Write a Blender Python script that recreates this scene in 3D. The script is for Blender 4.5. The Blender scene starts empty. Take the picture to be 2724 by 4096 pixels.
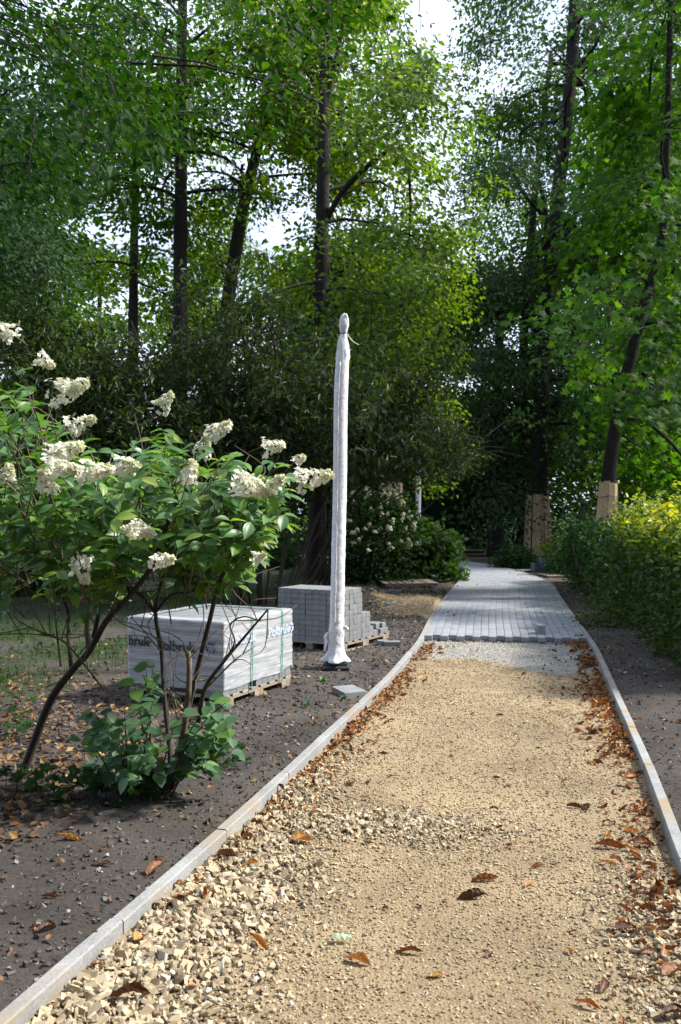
import bpy, math, random
import numpy as np
from mathutils import Vector, Matrix
rng = np.random.default_rng(11)
random.seed(5)
SC = bpy.context.scene
COL = SC.collection
PI = math.pi

# ------------------------------------------------------------------ camera
EYE = 1.63
FOC = 3640.0
cam_d = bpy.data.cameras.new('camera')
cam = bpy.data.objects.new('camera', cam_d)
COL.objects.link(cam)
cam.location = (0, 0, EYE)
cam.rotation_euler = (math.radians(90), 0, 0)
cam_d.sensor_fit = 'VERTICAL'
cam_d.sensor_height = 23.5
cam_d.lens = FOC / 4096 * 23.5
cam_d.clip_start = 0.05
cam_d.clip_end = 3000
cam_d.dof.use_dof = True
cam_d.dof.focus_distance = 5.0
cam_d.dof.aperture_fstop = 3.5
SC.camera = cam
SC.render.resolution_x, SC.render.resolution_y = 681, 1024

# ------------------------------------------------------------------ light
SUN_AZ = math.atan2(0.97, 0.10)      # from +Y towards +X
SUN_EL = math.radians(46)
w = bpy.data.worlds.new('World'); SC.world = w; w.use_nodes = True
nt = w.node_tree
bg = nt.nodes['Background']
sky = nt.nodes.new('ShaderNodeTexSky'); sky.sky_type = 'NISHITA'
sky.sun_disc = False
sky.sun_elevation = SUN_EL; sky.sun_rotation = SUN_AZ
sky.dust_density = 3.0; sky.air_density = 1.0; sky.ozone_density = 1.0
wtc = nt.nodes.new('ShaderNodeTexCoord'); wn = nt.nodes.new('ShaderNodeTexNoise')
wn.inputs['Scale'].default_value = 3.2; wn.inputs['Detail'].default_value = 6; wn.inputs['Roughness'].default_value = .55
nt.links.new(wtc.outputs['Generated'], wn.inputs['Vector'])
wr = nt.nodes.new('ShaderNodeValToRGB'); wr.color_ramp.elements[0].position = .34; wr.color_ramp.elements[0].color = (.35, .35, .35, 1)
wr.color_ramp.elements[1].position = .56; wr.color_ramp.elements[1].color = (1, 1, 1, 1)
nt.links.new(wn.outputs[0], wr.inputs[0])
wm = nt.nodes.new('ShaderNodeMix'); wm.data_type = 'RGBA'
nt.links.new(wr.outputs[0], wm.inputs[0]); nt.links.new(sky.outputs[0], wm.inputs[6])
wm.inputs[7].default_value = (4.7, 5.35, 6.7, 1)          # thin bright cloud
nt.links.new(wm.outputs[2], bg.inputs[0])
bg.inputs[1].default_value = 0.15
sl = bpy.data.lights.new('sun', 'SUN'); sun = bpy.data.objects.new('sun', sl); COL.objects.link(sun)
sl.energy = 4.6; sl.angle = math.radians(5.0); sl.color = (1.0, 0.94, 0.84)
sd = Vector((math.sin(SUN_AZ) * math.cos(SUN_EL), math.cos(SUN_AZ) * math.cos(SUN_EL), math.sin(SUN_EL)))
sun.rotation_euler = sd.to_track_quat('Z', 'Y').to_euler()
sun.location = (30, 20, 40)
SC.view_settings.view_transform = 'Standard'
SC.view_settings.look = 'None'
SC.view_settings.exposure = 0.95
SC.view_settings.gamma = 1.0
SC.view_settings.use_curve_mapping = False
cy = SC.cycles
cy.max_bounces = 7; cy.diffuse_bounces = 3; cy.glossy_bounces = 2; cy.transmission_bounces = 4
cy.transparent_max_bounces = 8
cy.use_denoising = True
cy.caustics_reflective = False; cy.caustics_refractive = False
cy.sample_clamp_indirect = 6

# ------------------------------------------------------------------ helpers
def G(fx, fy, z=0.0):
    d = (EYE - z) * FOC / (fy - 2048.0)
    return np.array([(fx - 1362.0) / FOC * d, d, z])

def P(fx, fy, d):
    return np.array([(fx - 1362.0) / FOC * d, d, EYE - (fy - 2048.0) / FOC * d])

def tag(o, label=None, cat=None, group=None, kind=None):
    if label: o['label'] = label
    if cat: o['category'] = cat
    if group: o['group'] = group
    if kind: o['kind'] = kind
    return o

def empty(name, loc=(0, 0, 0), rz=0.0):
    o = bpy.data.objects.new(name, None); COL.objects.link(o)
    o.location = [float(v) for v in loc]; o.rotation_euler = (0, 0, rz)
    return o

def raw_mesh(name, V, F, mat=None, smooth=False, tint=None):
    """V (n,3) float, F (m,k) int with constant k, or a list of lists."""
    me = bpy.data.meshes.new(name)
    V = np.asarray(V, dtype=np.float32)
    if isinstance(F, list):
        me.from_pydata([tuple(map(float, v)) for v in V], [], [tuple(map(int, f)) for f in F])
    else:
        F = np.asarray(F, dtype=np.int32)
        m, k = F.shape
        me.vertices.add(len(V)); me.vertices.foreach_set('co', V.ravel())
        me.loops.add(m * k); me.loops.foreach_set('vertex_index', F.ravel())
        me.polygons.add(m); me.polygons.foreach_set('loop_start', np.arange(0, m * k, k, dtype=np.int32))
        me.polygons.foreach_set('loop_total', np.full(m, k, dtype=np.int32))
        me.update(calc_edges=True)
    me.polygons.foreach_set('use_smooth', np.full(len(me.polygons), bool(smooth)))
    if tint is not None:
        a = me.attributes.new('tint', 'FLOAT', 'POINT')
        a.data.foreach_set('value', np.asarray(tint, dtype=np.float32))
    if mat: me.materials.append(mat)
    me.update()
    return me

def obj(name, me, parent=None, loc=(0, 0, 0), rot=None):
    o = bpy.data.objects.new(name, me); COL.objects.link(o)
    if parent: o.parent = parent
    o.location = [float(v) for v in loc]
    if rot is not None: o.rotation_euler = rot
    return o

class MB:
    """collects verts and polygon lists"""
    def __init__(s): s.V = []; s.F = []
    def add(s, V, F):
        b = len(s.V); s.V += [tuple(map(float, v)) for v in V]; s.F += [[b + i for i in f] for f in F]
        return s
    def box(s, c, size, M=None, bev=0.0):
        V, F = box_geo(size, bev)
        V = np.array(V)
        if M is not None: V = V @ np.array(M).T
        s.add(V + np.array(c), F); return s
    def tube(s, pts, rad, n=8, cap=True):
        V, F = tube_geo(pts, rad, n, cap); s.add(V, F); return s
    def build(s, name, mat, parent=None, smooth=False, loc=(0, 0, 0)):
        return obj(name, raw_mesh(name, s.V, s.F, mat, smooth), parent, loc)

def box_geo(size, bev=0.0):
    x, y, z = [v / 2 for v in size]
    if bev <= 0:
        V = [(sx * x, sy * y, sz * z) for sz in (-1, 1) for sy in (-1, 1) for sx in (-1, 1)]
        F = [[0, 2, 3, 1], [4, 5, 7, 6], [0, 1, 5, 4], [2, 6, 7, 3], [0, 4, 6, 2], [1, 3, 7, 5]]
        return V, F
    # top edges chamfered
    b = bev
    V = []
    for (zz, ins) in ((-z, 0), (z - b, 0), (z, b)):
        for sx, sy in ((-1, -1), (1, -1), (1, 1), (-1, 1)):
            V.append((sx * (x - ins), sy * (y - ins), zz))
    F = [[3, 2, 1, 0], [8, 9, 10, 11]]
    for r in (0, 4):
        for i in range(4):
            j = (i + 1) % 4
            F.append([r + i, r + j, r + 4 + j, r + 4 + i])
    return V, F

def tube_geo(pts, rad, n=8, cap=True):
    pts = np.asarray(pts, float); m = len(pts)
    rad = np.full(m, rad, float) if np.isscalar(rad) else np.asarray(rad, float)
    T = np.gradient(pts, axis=0); T /= (np.linalg.norm(T, axis=1, keepdims=True) + 1e-9)
    up = np.array([0.0, 0.0, 1.0]) if abs(T[0][2]) < .8 else np.array([1.0, 0.1, 0.0])
    A = np.cross(T, up); A /= (np.linalg.norm(A, axis=1, keepdims=True) + 1e-9)
    B = np.cross(T, A)
    th = np.arange(n) / n * 2 * PI
    V = (pts[:, None, :] + rad[:, None, None] * (A[:, None, :] * np.cos(th)[None, :, None] + B[:, None, :] * np.sin(th)[None, :, None])).reshape(-1, 3)
    i = np.arange(m - 1)[:, None] * n; j = np.arange(n)[None, :]; j2 = (j + 1) % n
    F = np.stack([i + j, i + j2, i + n + j2, i + n + j], -1).reshape(-1, 4).tolist()
    if cap:
        F.append(list(range(n))[::-1]); F.append([(m - 1) * n + k for k in range(n)])
    return V, F

def tubes_np(list_pr, n=5):
    """many tubes -> quads only arrays"""
    Vs, Fs, b = [], [], 0
    for pts, rad in list_pr:
        V, F = tube_geo(pts, rad, n, False)
        Vs.append(V); Fs.append(np.array(F) + b); b += len(V)
    return np.concatenate(Vs), np.concatenate(Fs)

def smooth_poly(pts, sub=6):
    """catmull-rom through rows (any dimension)"""
    p = np.asarray(pts, float)
    p = np.vstack([2 * p[0] - p[1], p, 2 * p[-1] - p[-2]])
    out = []
    for i in range(1, len(p) - 2):
        for t in np.arange(sub) / sub:
            a, b, c, d = p[i - 1], p[i], p[i + 1], p[i + 2]
            out.append(.5 * ((2 * b) + (-a + c) * t + (2 * a - 5 * b + 4 * c - d) * t * t + (-a + 3 * b - 3 * c + d) * t ** 3))
    out.append(p[-2])
    return np.array(out)

def vnoise(x, y, scale, seed=0, octv=3):
    x = np.asarray(x, float) / scale + seed * 17.3; y = np.asarray(y, float) / scale + seed * 9.1
    tot = 0; amp = 1; s = 0
    for o in range(octv):
        xi = np.floor(x).astype(np.int64); yi = np.floor(y).astype(np.int64)
        fx = x - xi; fy = y - yi
        fx = fx * fx * (3 - 2 * fx); fy = fy * fy * (3 - 2 * fy)
        def h(a, b):
            v = (a * 374761393 + b * 668265263 + seed * 1442695041 + o * 97) & 0xFFFFFFFF
            v = ((v ^ (v >> 13)) * 1274126177) & 0xFFFFFFFF
            return ((v ^ (v >> 16)) & 0xFFFF) / 65535.0
        tot = tot + amp * ((h(xi, yi) * (1 - fx) + h(xi + 1, yi) * fx) * (1 - fy) + (h(xi, yi + 1) * (1 - fx) + h(xi + 1, yi + 1) * fx) * fy)
        s += amp; amp *= .5; x = x * 2.03 + 5.2; y = y * 2.03 + 1.7
    return tot / s

def frames(nrm, fwd):
    nrm = nrm / (np.linalg.norm(nrm, axis=1, keepdims=True) + 1e-9)
    f = fwd - (fwd * nrm).sum(1, keepdims=True) * nrm
    f /= (np.linalg.norm(f, axis=1, keepdims=True) + 1e-9)
    s = np.cross(nrm, f)
    return np.stack([f, s, nrm], -1)       # columns

def scatter(T, pos, R, scale, stint=None):
    """T=(V (k,3), F (m,3|4)); returns V,F,tint"""
    tv, tf = T
    tv = np.asarray(tv, float); tf = np.asarray(tf, int)
    sc = scale if scale.ndim == 2 else np.repeat(scale[:, None], 3, 1)
    V = np.einsum('nij,nkj->nki', R, tv[None] * sc[:, None, :]) + pos[:, None, :]
    F = tf[None] + (np.arange(len(pos)) * len(tv))[:, None, None]
    t = np.repeat(stint if stint is not None else rng.random(len(pos)), len(tv))
    return V.reshape(-1, 3), F.reshape(-1, tf.shape[1]), t

def merge(parts):
    Vs, Fs, Ts, b = [], [], [], 0
    for V, F, t in parts:
        Vs.append(V); Fs.append(F + b); Ts.append(t); b += len(V)
    return np.concatenate(Vs), np.concatenate(Fs), np.concatenate(Ts)

# ------------------------------------------------------------------ materials
def newmat(name):
    m = bpy.data.materials.new(name); m.use_nodes = True
    n = m.node_tree; b = n.nodes['Principled BSDF']
    return m, n, b

def ramp(n, stops):
    r = n.nodes.new('ShaderNodeValToRGB'); e = r.color_ramp.elements
    while len(e) < len(stops): e.new(0.5)
    for el, (p, c) in zip(e, stops):
        el.position = p; el.color = (c[0], c[1], c[2], 1)
    return r

def noise_node(n, scale, detail=5, rough=.6, coord='Object', dist=0.0):
    tc = n.nodes.get('TC') or n.nodes.new('ShaderNodeTexCoord'); tc.name = 'TC'
    x = n.nodes.new('ShaderNodeTexNoise'); x.inputs['Scale'].default_value = scale
    x.inputs['Detail'].default_value = detail; x.inputs['Roughness'].default_value = rough
    x.inputs['Distortion'].default_value = dist
    n.links.new(tc.outputs[coord], x.inputs['Vector'])
    return x

def mixrgb(n, a, b, fac, mode='MIX'):
    m = n.nodes.new('ShaderNodeMix'); m.data_type = 'RGBA'; m.blend_type = mode
    for sock, v in ((0, fac), (6, a), (7, b)):
        if hasattr(v, 'is_output') or isinstance(v, bpy.types.NodeSocket): n.links.new(v, m.inputs[sock])
        elif sock == 0: m.inputs[0].default_value = v
        else: m.inputs[sock].default_value = (*v, 1)
    return m.outputs[2]

def bump(n, b, h, strength=.5, dist=.01):
    bp = n.nodes.new('ShaderNodeBump'); bp.inputs['Strength'].default_value = strength
    bp.inputs['Distance'].default_value = dist
    n.links.new(h, bp.inputs['Height']); n.links.new(bp.outputs[0], b.inputs['Normal'])

def surf(name, c1, c2, scale=20, rough=.85, bs=.4, bd=.004, fine=None, spots=None, rand=0.0, spec=.4):
    m, n, b = newmat(name)
    a = noise_node(n, scale, 6, .65)
    r = ramp(n, [(.3, c1), (.7, c2)]); n.links.new(a.outputs[0], r.inputs[0])
    c = r.outputs[0]
    f = noise_node(n, fine or scale * 9, 4, .7)
    fr = ramp(n, [(.35, (.72, .72, .72)), (.65, (1.2, 1.2, 1.2))]); n.links.new(f.outputs[0], fr.inputs[0])
    c = mixrgb(n, c, fr.outputs[0], .8, 'MULTIPLY')
    if spots:
        s = noise_node(n, spots[1], 3, .5); sr = ramp(n, [(spots[2], (0, 0, 0)), (spots[2] + .12, (1, 1, 1))])
        n.links.new(s.outputs[0], sr.inputs[0]); c = mixrgb(n, c, spots[0], sr.outputs[0])
    if rand:
        oi = n.nodes.new('ShaderNodeObjectInfo'); mr = n.nodes.new('ShaderNodeMapRange')
        mr.inputs[3].default_value = 1 - rand; mr.inputs[4].default_value = 1 + rand
        n.links.new(oi.outputs['Random'], mr.inputs[0])
        h = n.nodes.new('ShaderNodeHueSaturation'); n.links.new(mr.outputs[0], h.inputs['Value'])
        n.links.new(c, h.inputs['Color']); c = h.outputs[0]
    n.links.new(c, b.inputs['Base Color'])
    b.inputs['Roughness'].default_value = rough
    b.inputs['Specular IOR Level'].default_value = spec
    bump(n, b, f.outputs[0], bs, bd)
    return m

def leafmat(name, stops, tr=.38, trcol=(1.35, 1.25, .55), rough=.42, spec=.5):
    m, n, b = newmat(name)
    at = n.nodes.new('ShaderNodeAttribute'); at.attribute_name = 'tint'
    r = ramp(n, stops); n.links.new(at.outputs['Fac'], r.inputs[0])
    n.links.new(r.outputs[0], b.inputs['Base Color'])
    b.inputs['Roughness'].default_value = rough
    b.inputs['Specular IOR Level'].default_value = spec
    t = n.nodes.new('ShaderNodeBsdfTranslucent')
    n.links.new(mixrgb(n, r.outputs[0], trcol, 1.0, 'MULTIPLY'), t.inputs['Color'])
    mx = n.nodes.new('ShaderNodeMixShader'); mx.inputs[0].default_value = tr
    n.links.new(b.outputs[0], mx.inputs[1]); n.links.new(t.outputs[0], mx.inputs[2])
    n.links.new(mx.outputs[0], n.nodes['Material Output'].inputs[0])
    return m

def objleafmat(name, stops, **k):
    """same as leafmat but colour varies per object"""
    m = leafmat(name, stops, **k); n = m.node_tree
    at = [x for x in n.nodes if x.type == 'ATTRIBUTE'][0]; r = [x for x in n.nodes if x.type == 'VALTORGB'][0]
    oi = n.nodes.new('ShaderNodeObjectInfo')
    for l in list(r.inputs[0].links): n.links.remove(l)
    n.links.new(oi.outputs['Random'], r.inputs[0])
    return m

M = {}
M['concrete'] = surf('kerb_concrete', (.20, .205, .205), (.31, .315, .315), 5, .85, .5, .003, 90, ((.27, .22, .16), 2.2, .52), .07)
M['paver'] = surf('paver_concrete', (.21, .225, .25), (.285, .305, .34), 7, .8, .5, .002, 140, None, .09)
M['stackpaver'] = surf('stacked_paver_concrete', (.15, .163, .17), (.23, .245, .255), 9, .85, .5, .003, 120, None, .10)
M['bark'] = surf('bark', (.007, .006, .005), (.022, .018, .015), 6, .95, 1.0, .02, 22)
M['twig'] = surf('twig_bark', (.022, .017, .013), (.065, .050, .037), 12, .85, .6, .004, 60)
M['twiglight'] = surf('pale_twig_bark', (.07, .055, .04), (.19, .15, .11), 12, .8, .6, .004, 60)
M['board'] = surf('board_wood', (.42, .30, .18), (.60, .44, .28), 3, .8, .4, .002, 40, None, .18)
M['oldboard'] = surf('weathered_wood', (.20, .165, .125), (.36, .31, .25), 6, .9, .5, .003, 60, None, .15)
M['black'] = surf('dark_footing', (.010, .011, .012), (.03, .03, .03), 20, .7, .5, .004, 80)
M['fabric'] = surf('white_fleece', (.62, .63, .66), (.76, .77, .79), 14, .95, .8, .006, 38, ((.5, .46, .38), 12, .74))
M['tie'] = newmat('blue_tie')[0]; M['tie'].node_tree.nodes['Principled BSDF'].inputs['Base Color'].default_value = (.02, .12, .35, 1)
M['strap'] = newmat('green_strap')[0]; M['strap'].node_tree.nodes['Principled BSDF'].inputs['Base Color'].default_value = (.03, .22, .17, 1)
M['cord'] = newmat('pale_cord')[0]; M['cord'].node_tree.nodes['Principled BSDF'].inputs['Base Color'].default_value = (.7, .7, .68, 1)
M['iron'] = newmat('fence_iron')[0]; M['iron'].node_tree.nodes['Principled BSDF'].inputs['Base Color'].default_value = (.012, .016, .02, 1)
M['inkdark'] = newmat('dark_ink')[0]; M['inkdark'].node_tree.nodes['Principled BSDF'].inputs['Base Color'].default_value = (.02, .022, .03, 1)
M['inkblue'] = newmat('blue_ink')[0]; M['inkblue'].node_tree.nodes['Principled BSDF'].inputs['Base Color'].default_value = (.03, .07, .22, 1)
M['inkpale'] = newmat('pale_blue_ink')[0]; M['inkpale'].node_tree.nodes['Principled BSDF'].inputs['Base Color'].default_value = (.46, .55, .74, 1)
M['orange'] = newmat('orange_plastic')[0]; M['orange'].node_tree.nodes['Principled BSDF'].inputs['Base Color'].default_value = (.8, .16, .03, 1)
M['crate'] = surf('blue_grey_plastic', (.05, .085, .11), (.09, .13, .16), 8, .5, .2, .002, 60, None, .2)
M['darkplastic'] = surf('dark_green_plastic', (.01, .03, .025), (.02, .05, .045), 8, .5, .2, .002, 60)

def filmmat():
    m, n, b = newmat('stretch_film')
    tc = n.nodes.new('ShaderNodeTexCoord'); mp = n.nodes.new('ShaderNodeMapping')
    mp.inputs['Scale'].default_value = (3, 3, 40); n.links.new(tc.outputs['Object'], mp.inputs[0])
    x = n.nodes.new('ShaderNodeTexNoise'); x.inputs['Scale'].default_value = 1.5; x.inputs['Detail'].default_value = 6
    x.inputs['Distortion'].default_value = .6
    n.links.new(mp.outputs[0], x.inputs[0])
    b.inputs['Base Color'].default_value = (.86, .89, .95, 1)
    b.inputs['Roughness'].default_value = .28
    b.inputs['Specular IOR Level'].default_value = .7
    bump(n, b, x.outputs[0], .7, .006)
    t = n.nodes.new('ShaderNodeBsdfTransparent'); t.inputs[0].default_value = (.50, .55, .54, 1)
    mx = n.nodes.new('ShaderNodeMixShader')
    r = ramp(n, [(.3, (.28, .28, .28)), (.7, (.54, .54, .54))]); n.links.new(x.outputs[0], r.inputs[0])
    n.links.new(r.outputs[0], mx.inputs[0])
    n.links.new(t.outputs[0], mx.inputs[1]); n.links.new(b.outputs[0], mx.inputs[2])
    n.links.new(mx.outputs[0], n.nodes['Material Output'].inputs[0])
    return m
M['film'] = filmmat()

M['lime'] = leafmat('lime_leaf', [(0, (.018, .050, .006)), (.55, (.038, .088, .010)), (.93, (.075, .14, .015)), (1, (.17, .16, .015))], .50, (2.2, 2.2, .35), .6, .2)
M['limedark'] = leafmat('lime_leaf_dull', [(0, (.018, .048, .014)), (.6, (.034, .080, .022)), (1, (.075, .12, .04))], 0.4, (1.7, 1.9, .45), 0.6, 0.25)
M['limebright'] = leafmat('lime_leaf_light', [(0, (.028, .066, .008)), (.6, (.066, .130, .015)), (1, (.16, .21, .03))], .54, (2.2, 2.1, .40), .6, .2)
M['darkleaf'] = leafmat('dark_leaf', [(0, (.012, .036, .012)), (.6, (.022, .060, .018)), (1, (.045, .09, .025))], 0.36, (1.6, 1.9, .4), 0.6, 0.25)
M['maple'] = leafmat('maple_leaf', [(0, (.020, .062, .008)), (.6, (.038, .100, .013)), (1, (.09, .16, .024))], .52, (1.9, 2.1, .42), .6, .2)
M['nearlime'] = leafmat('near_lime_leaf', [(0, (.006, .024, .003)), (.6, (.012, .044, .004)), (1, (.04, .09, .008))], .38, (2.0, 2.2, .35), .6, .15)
M['viburnum'] = leafmat('viburnum_leaf', [(0, (.014, .026, .009)), (.5, (.026, .046, .014)), (.85, (.055, .09, .020)), (1, (.13, .16, .06))], .30, (1.7, 2.0, .4), .45, .4)
M['hydleaf'] = leafmat('hydrangea_leaf', [(0, (.06, .145, .05)), (.6, (.10, .215, .065)), (.93, (.17, .30, .05)), (1, (.28, .32, .05))], .36, (1.6, 1.7, .35), .42, .5)
M['hydleafobj'] = objleafmat('hydrangea_leaf_single', [(0, (.06, .145, .05)), (.6, (.10, .215, .065)), (.93, (.17, .30, .05)), (1, (.28, .32, .05))], tr=.36, trcol=(1.6, 1.7, .35), rough=.42)
M['sapleafobj'] = objleafmat('sapling_leaf', [(0, (.05, .12, .06)), (.7, (.08, .17, .08)), (1, (.12, .24, .04))], tr=.3, trcol=(1.5, 1.7, .4), rough=.5)
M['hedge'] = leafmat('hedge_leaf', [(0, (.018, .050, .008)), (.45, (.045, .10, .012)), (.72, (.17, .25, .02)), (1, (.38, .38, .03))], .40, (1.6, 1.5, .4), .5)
M['floret'] = leafmat('floret', [(0, (.60, .62, .34)), (.5, (.76, .75, .60)), (1, (.84, .82, .77))], .3, (1, 1, .95), .7, .2)
M['dryleaf'] = leafmat('dry_litter_leaf', [(0, (.045, .030, .022)), (.5, (.11, .072, .050)), (.85, (.22, .115, .045)), (1, (.36, .24, .09))], .15, (1.2, .9, .6), .7, .3)
M['fallen'] = objleafmat('fallen_leaf', [(0, (.07, .032, .016)), (.45, (.18, .075, .028)), (.8, (.34, .145, .045)), (1, (.46, .27, .08))], tr=.2, trcol=(1.3, .9, .5), rough=.55)
M['grass'] = leafmat('grass_blade', [(0, (.015, .045, .010)), (.6, (.03, .075, .014)), (1, (.09, .10, .035))], .3, (1.3, 1.3, .4), .6)
M['stone'] = leafmat('gravel_stone', [(0, (.17, .14, .10)), (.3, (.32, .26, .175)), (.6, (.40, .33, .22)), (.9, (.50, .42, .29)), (1, (.38, .37, .34))], 0.0, rough=.9, spec=.25)
M['finestone'] = leafmat('fine_gravel', [(0, (.18, .14, .09)), (.5, (.33, .255, .155)), (.9, (.46, .37, .245)), (1, (.36, .35, .32))], 0.0, rough=.9, spec=.25)
M['greystone'] = leafmat('grey_chippings', [(0, (.22, .21, .19)), (.5, (.36, .35, .32)), (1, (.52, .50, .46))], 0.0, rough=.9, spec=.25)
M['clod'] = leafmat('soil_clod', [(0, (.040, .035, .033)), (.6, (.085, .076, .070)), (.90, (.15, .14, .13)), (1, (.34, .32, .30))], 0.0, rough=.95, spec=.15)
M['plasticscrap'] = leafmat('plastic_scrap', [(0, (.45, .62, .42)), (1, (.5, .68, .5))], .4, (1, 1, 1), .2, .6)
for k in ('stone', 'finestone', 'greystone', 'clod'):     # rough relief on the little faces
    m = M[k]; n = m.node_tree; f = noise_node(n, 180, 4, .7); bump(n, n.nodes['Principled BSDF'], f.outputs[0], .5, .002)

def groundmat():
    m, n, b = newmat('soil_and_grass')
    at = n.nodes.new('ShaderNodeAttribute'); at.attribute_name = 'tint'
    a = noise_node(n, 1.3, 6, .65); r = ramp(n, [(.3, (.046, .041, .038)), (.7, (.10, .090, .083))]); n.links.new(a.outputs[0], r.inputs[0])
    f = noise_node(n, 55, 6, .75); fr = ramp(n, [(.3, (.5, .5, .5)), (.7, (1.45, 1.42, 1.38))]); n.links.new(f.outputs[0], fr.inputs[0])
    soil = mixrgb(n, r.outputs[0], fr.outputs[0], .9, 'MULTIPLY')
    g = noise_node(n, 9, 6, .7); gr = ramp(n, [(.3, (.012, .030, .008)), (.55, (.026, .050, .012)), (.75, (.055, .055, .028))]); n.links.new(g.outputs[0], gr.inputs[0])
    c = mixrgb(n, soil, gr.outputs[0], at.outputs['Fac'])
    n.links.new(c, b.inputs['Base Color']); b.inputs['Roughness'].default_value = .95
    b.inputs['Specular IOR Level'].default_value = .2
    bump(n, b, f.outputs[0], .9, .02)
    return m
M['ground'] = groundmat()

def bedmat():
    m, n, b = newmat('sandy_gravel_bed')
    at = n.nodes.new('ShaderNodeAttribute'); at.attribute_name = 'tint'    # 1 = grey chippings
    a = noise_node(n, 1.1, 5, .6); r = ramp(n, [(.34, (.25, .19, .12)), (.62, (.39, .305, .19))]); n.links.new(a.outputs[0], r.inputs[0])
    v = n.nodes.new('ShaderNodeTexVoronoi'); v.inputs['Scale'].default_value = 75
    tc = n.nodes['TC']; n.links.new(tc.outputs['Object'], v.inputs['Vector'])
    vr = ramp(n, [(0, (1.25, 1.22, 1.2)), (.55, (.75, .74, .72))]); n.links.new(v.outputs['Distance'], vr.inputs[0])
    f = noise_node(n, 110, 5, .8); fr = ramp(n, [(.3, (.65, .64, .62)), (.7, (1.3, 1.3, 1.3))]); n.links.new(f.outputs[0], fr.inputs[0])
    c = mixrgb(n, r.outputs[0], (.37, .36, .33), at.outputs['Fac'])
    c = mixrgb(n, c, vr.outputs[0], .6, 'MULTIPLY'); c = mixrgb(n, c, fr.outputs[0], .8, 'MULTIPLY')
    n.links.new(c, b.inputs['Base Color']); b.inputs['Roughness'].default_value = .95
    b.inputs['Specular IOR Level'].default_value = .2
    ad = n.nodes.new('ShaderNodeMath'); ad.operation = 'SUBTRACT'
    n.links.new(f.outputs[0], ad.inputs[0]); n.links.new(v.outputs['Distance'], ad.inputs[1])
    bump(n, b, ad.outputs[0], .8, .01)
    return m
M['bed'] = bedmat()

# ------------------------------------------------------------------ path curves
ST = np.array([
 (-1.55, .70, .62, .15), (-1.30, 1.70, .86, 1.10), (-1.003, 2.875, 1.17, 2.30), (-.562, 4.489, 1.50, 3.98), (-.311, 5.469, 1.73, 4.98),
 (-.073, 6.443, 1.95, 5.95), (.378, 8.247, 2.33, 7.75), (.74, 9.90, 2.72, 9.55), (1.02, 11.30, 3.01, 10.98),
 (1.466, 14.08, 3.48, 13.75), (2.17, 17.86, 4.15, 17.5), (2.60, 19.98, 4.55, 19.7), (2.80, 21.3, 4.68, 21.2),
 (2.86, 22.7, 4.74, 23.0), (2.70, 24.2, 4.66, 25.4), (2.0, 25.6, 4.2, 28.3), (1.2, 26.4, 3.4, 30.5),
 (0, 27.2, 1.4, 32.1), (-2, 28, -1.5, 33), (-6, 29, -6, 34)])
CV = smooth_poly(ST, 14)
mid = (CV[:, :2] + CV[:, 2:]) / 2
S = np.concatenate([[0], np.cumsum(np.linalg.norm(np.diff(mid, axis=0), axis=1))])
def LR(s):
    return np.stack([np.interp(s, S, CV[:, k]) for k in range(4)], -1)
def path_pt(s, t, z=0.0):
    """t 0..1 from the left inner kerb edge to the right one"""
    q = LR(s); t = np.asarray(t)
    x = q[..., 0] * (1 - t) + q[..., 2] * t; y = q[..., 1] * (1 - t) + q[..., 3] * t
    return np.stack([x, y, np.zeros_like(x) + z], -1)
def s_at_depth(d):
    return float(np.interp(d, mid[:140, 1], S[:140]))
yl, xl = CV[:, 1], CV[:, 0]; yr, xr = CV[:, 3], CV[:, 2]
XL = lambda y: np.interp(y, yl, xl)
XR = lambda y: np.interp(y, yr, xr)
S_PAVE = s_at_depth(11.42)
TOP = .062

# ------------------------------------------------------------------ setting: ground
def ground_height(x, y):
    h = .010 + .035 * vnoise(x, y, .9, 3, 4) + .035 * vnoise(x, y, .20, 5, 4)
    h = h + .45 * np.exp(-(((x + .62) / .75) ** 2 + ((y - 20.8) / .9) ** 2))
    h = h + .16 * np.exp(-(((x - .55) / .40) ** 2 + ((y - 15.6) / .9) ** 2)) * (.5 + vnoise(x, y, .3, 8, 3))
    return h
def grassy(x, y, side):
    if side < 0:
        g = np.clip((XL(y) - 2.6 - x) / .9, 0, 1) * np.clip((y - 6.5) / 1.5, 0, 1)
        g = np.maximum(g, np.clip((y - 18.5) / 1.5, 0, 1) * np.clip((XL(y) - 1.2 - x), 0, 1) * .7)
    else:
        g = np.clip((x - XR(y) - 4) / 2, 0, 1)
    return g * np.clip((vnoise(x, y, 1.1, 2, 4) - .28) * 3.0, 0, 1)

def ground_strip(name, side, ys, offs):
    Y, O = np.meshgrid(ys, offs, indexing='ij')
    X = (XL(Y) - .062 - O) if side < 0 else (XR(Y) + .062 + O)
    Z = ground_height(X, Y) * np.clip(.35 + O / .25, 0, 1)
    V = np.stack([X, Y, Z], -1).reshape(-1, 3)
    a, b = Y.shape
    i = np.arange(a - 1)[:, None] * b + np.arange(b - 1)[None, :]
    F = np.stack([i, i + 1, i + b + 1, i + b], -1).reshape(-1, 4)
    if side < 0: F = F[:, ::-1]
    o = obj(name, raw_mesh(name, V, F, M['ground'], True, grassy(X, Y, side).ravel()))
    tag(o, kind='structure'); return o
ysn = np.concatenate([np.arange(.5, 6, .045), np.arange(6, 12, .08), np.arange(12, 28.2, .16)])
offn = np.concatenate([np.arange(0, 1.6, .045), np.arange(1.6, 4, .1), np.arange(4, 9, .2), np.arange(9, 70, 4)])
ground_strip('soil_ground', -1, ysn, offn)
ysr = np.concatenate([np.arange(.3, 8, .05), np.arange(8, 14, .08), np.arange(14, 33.2, .2)])
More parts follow.
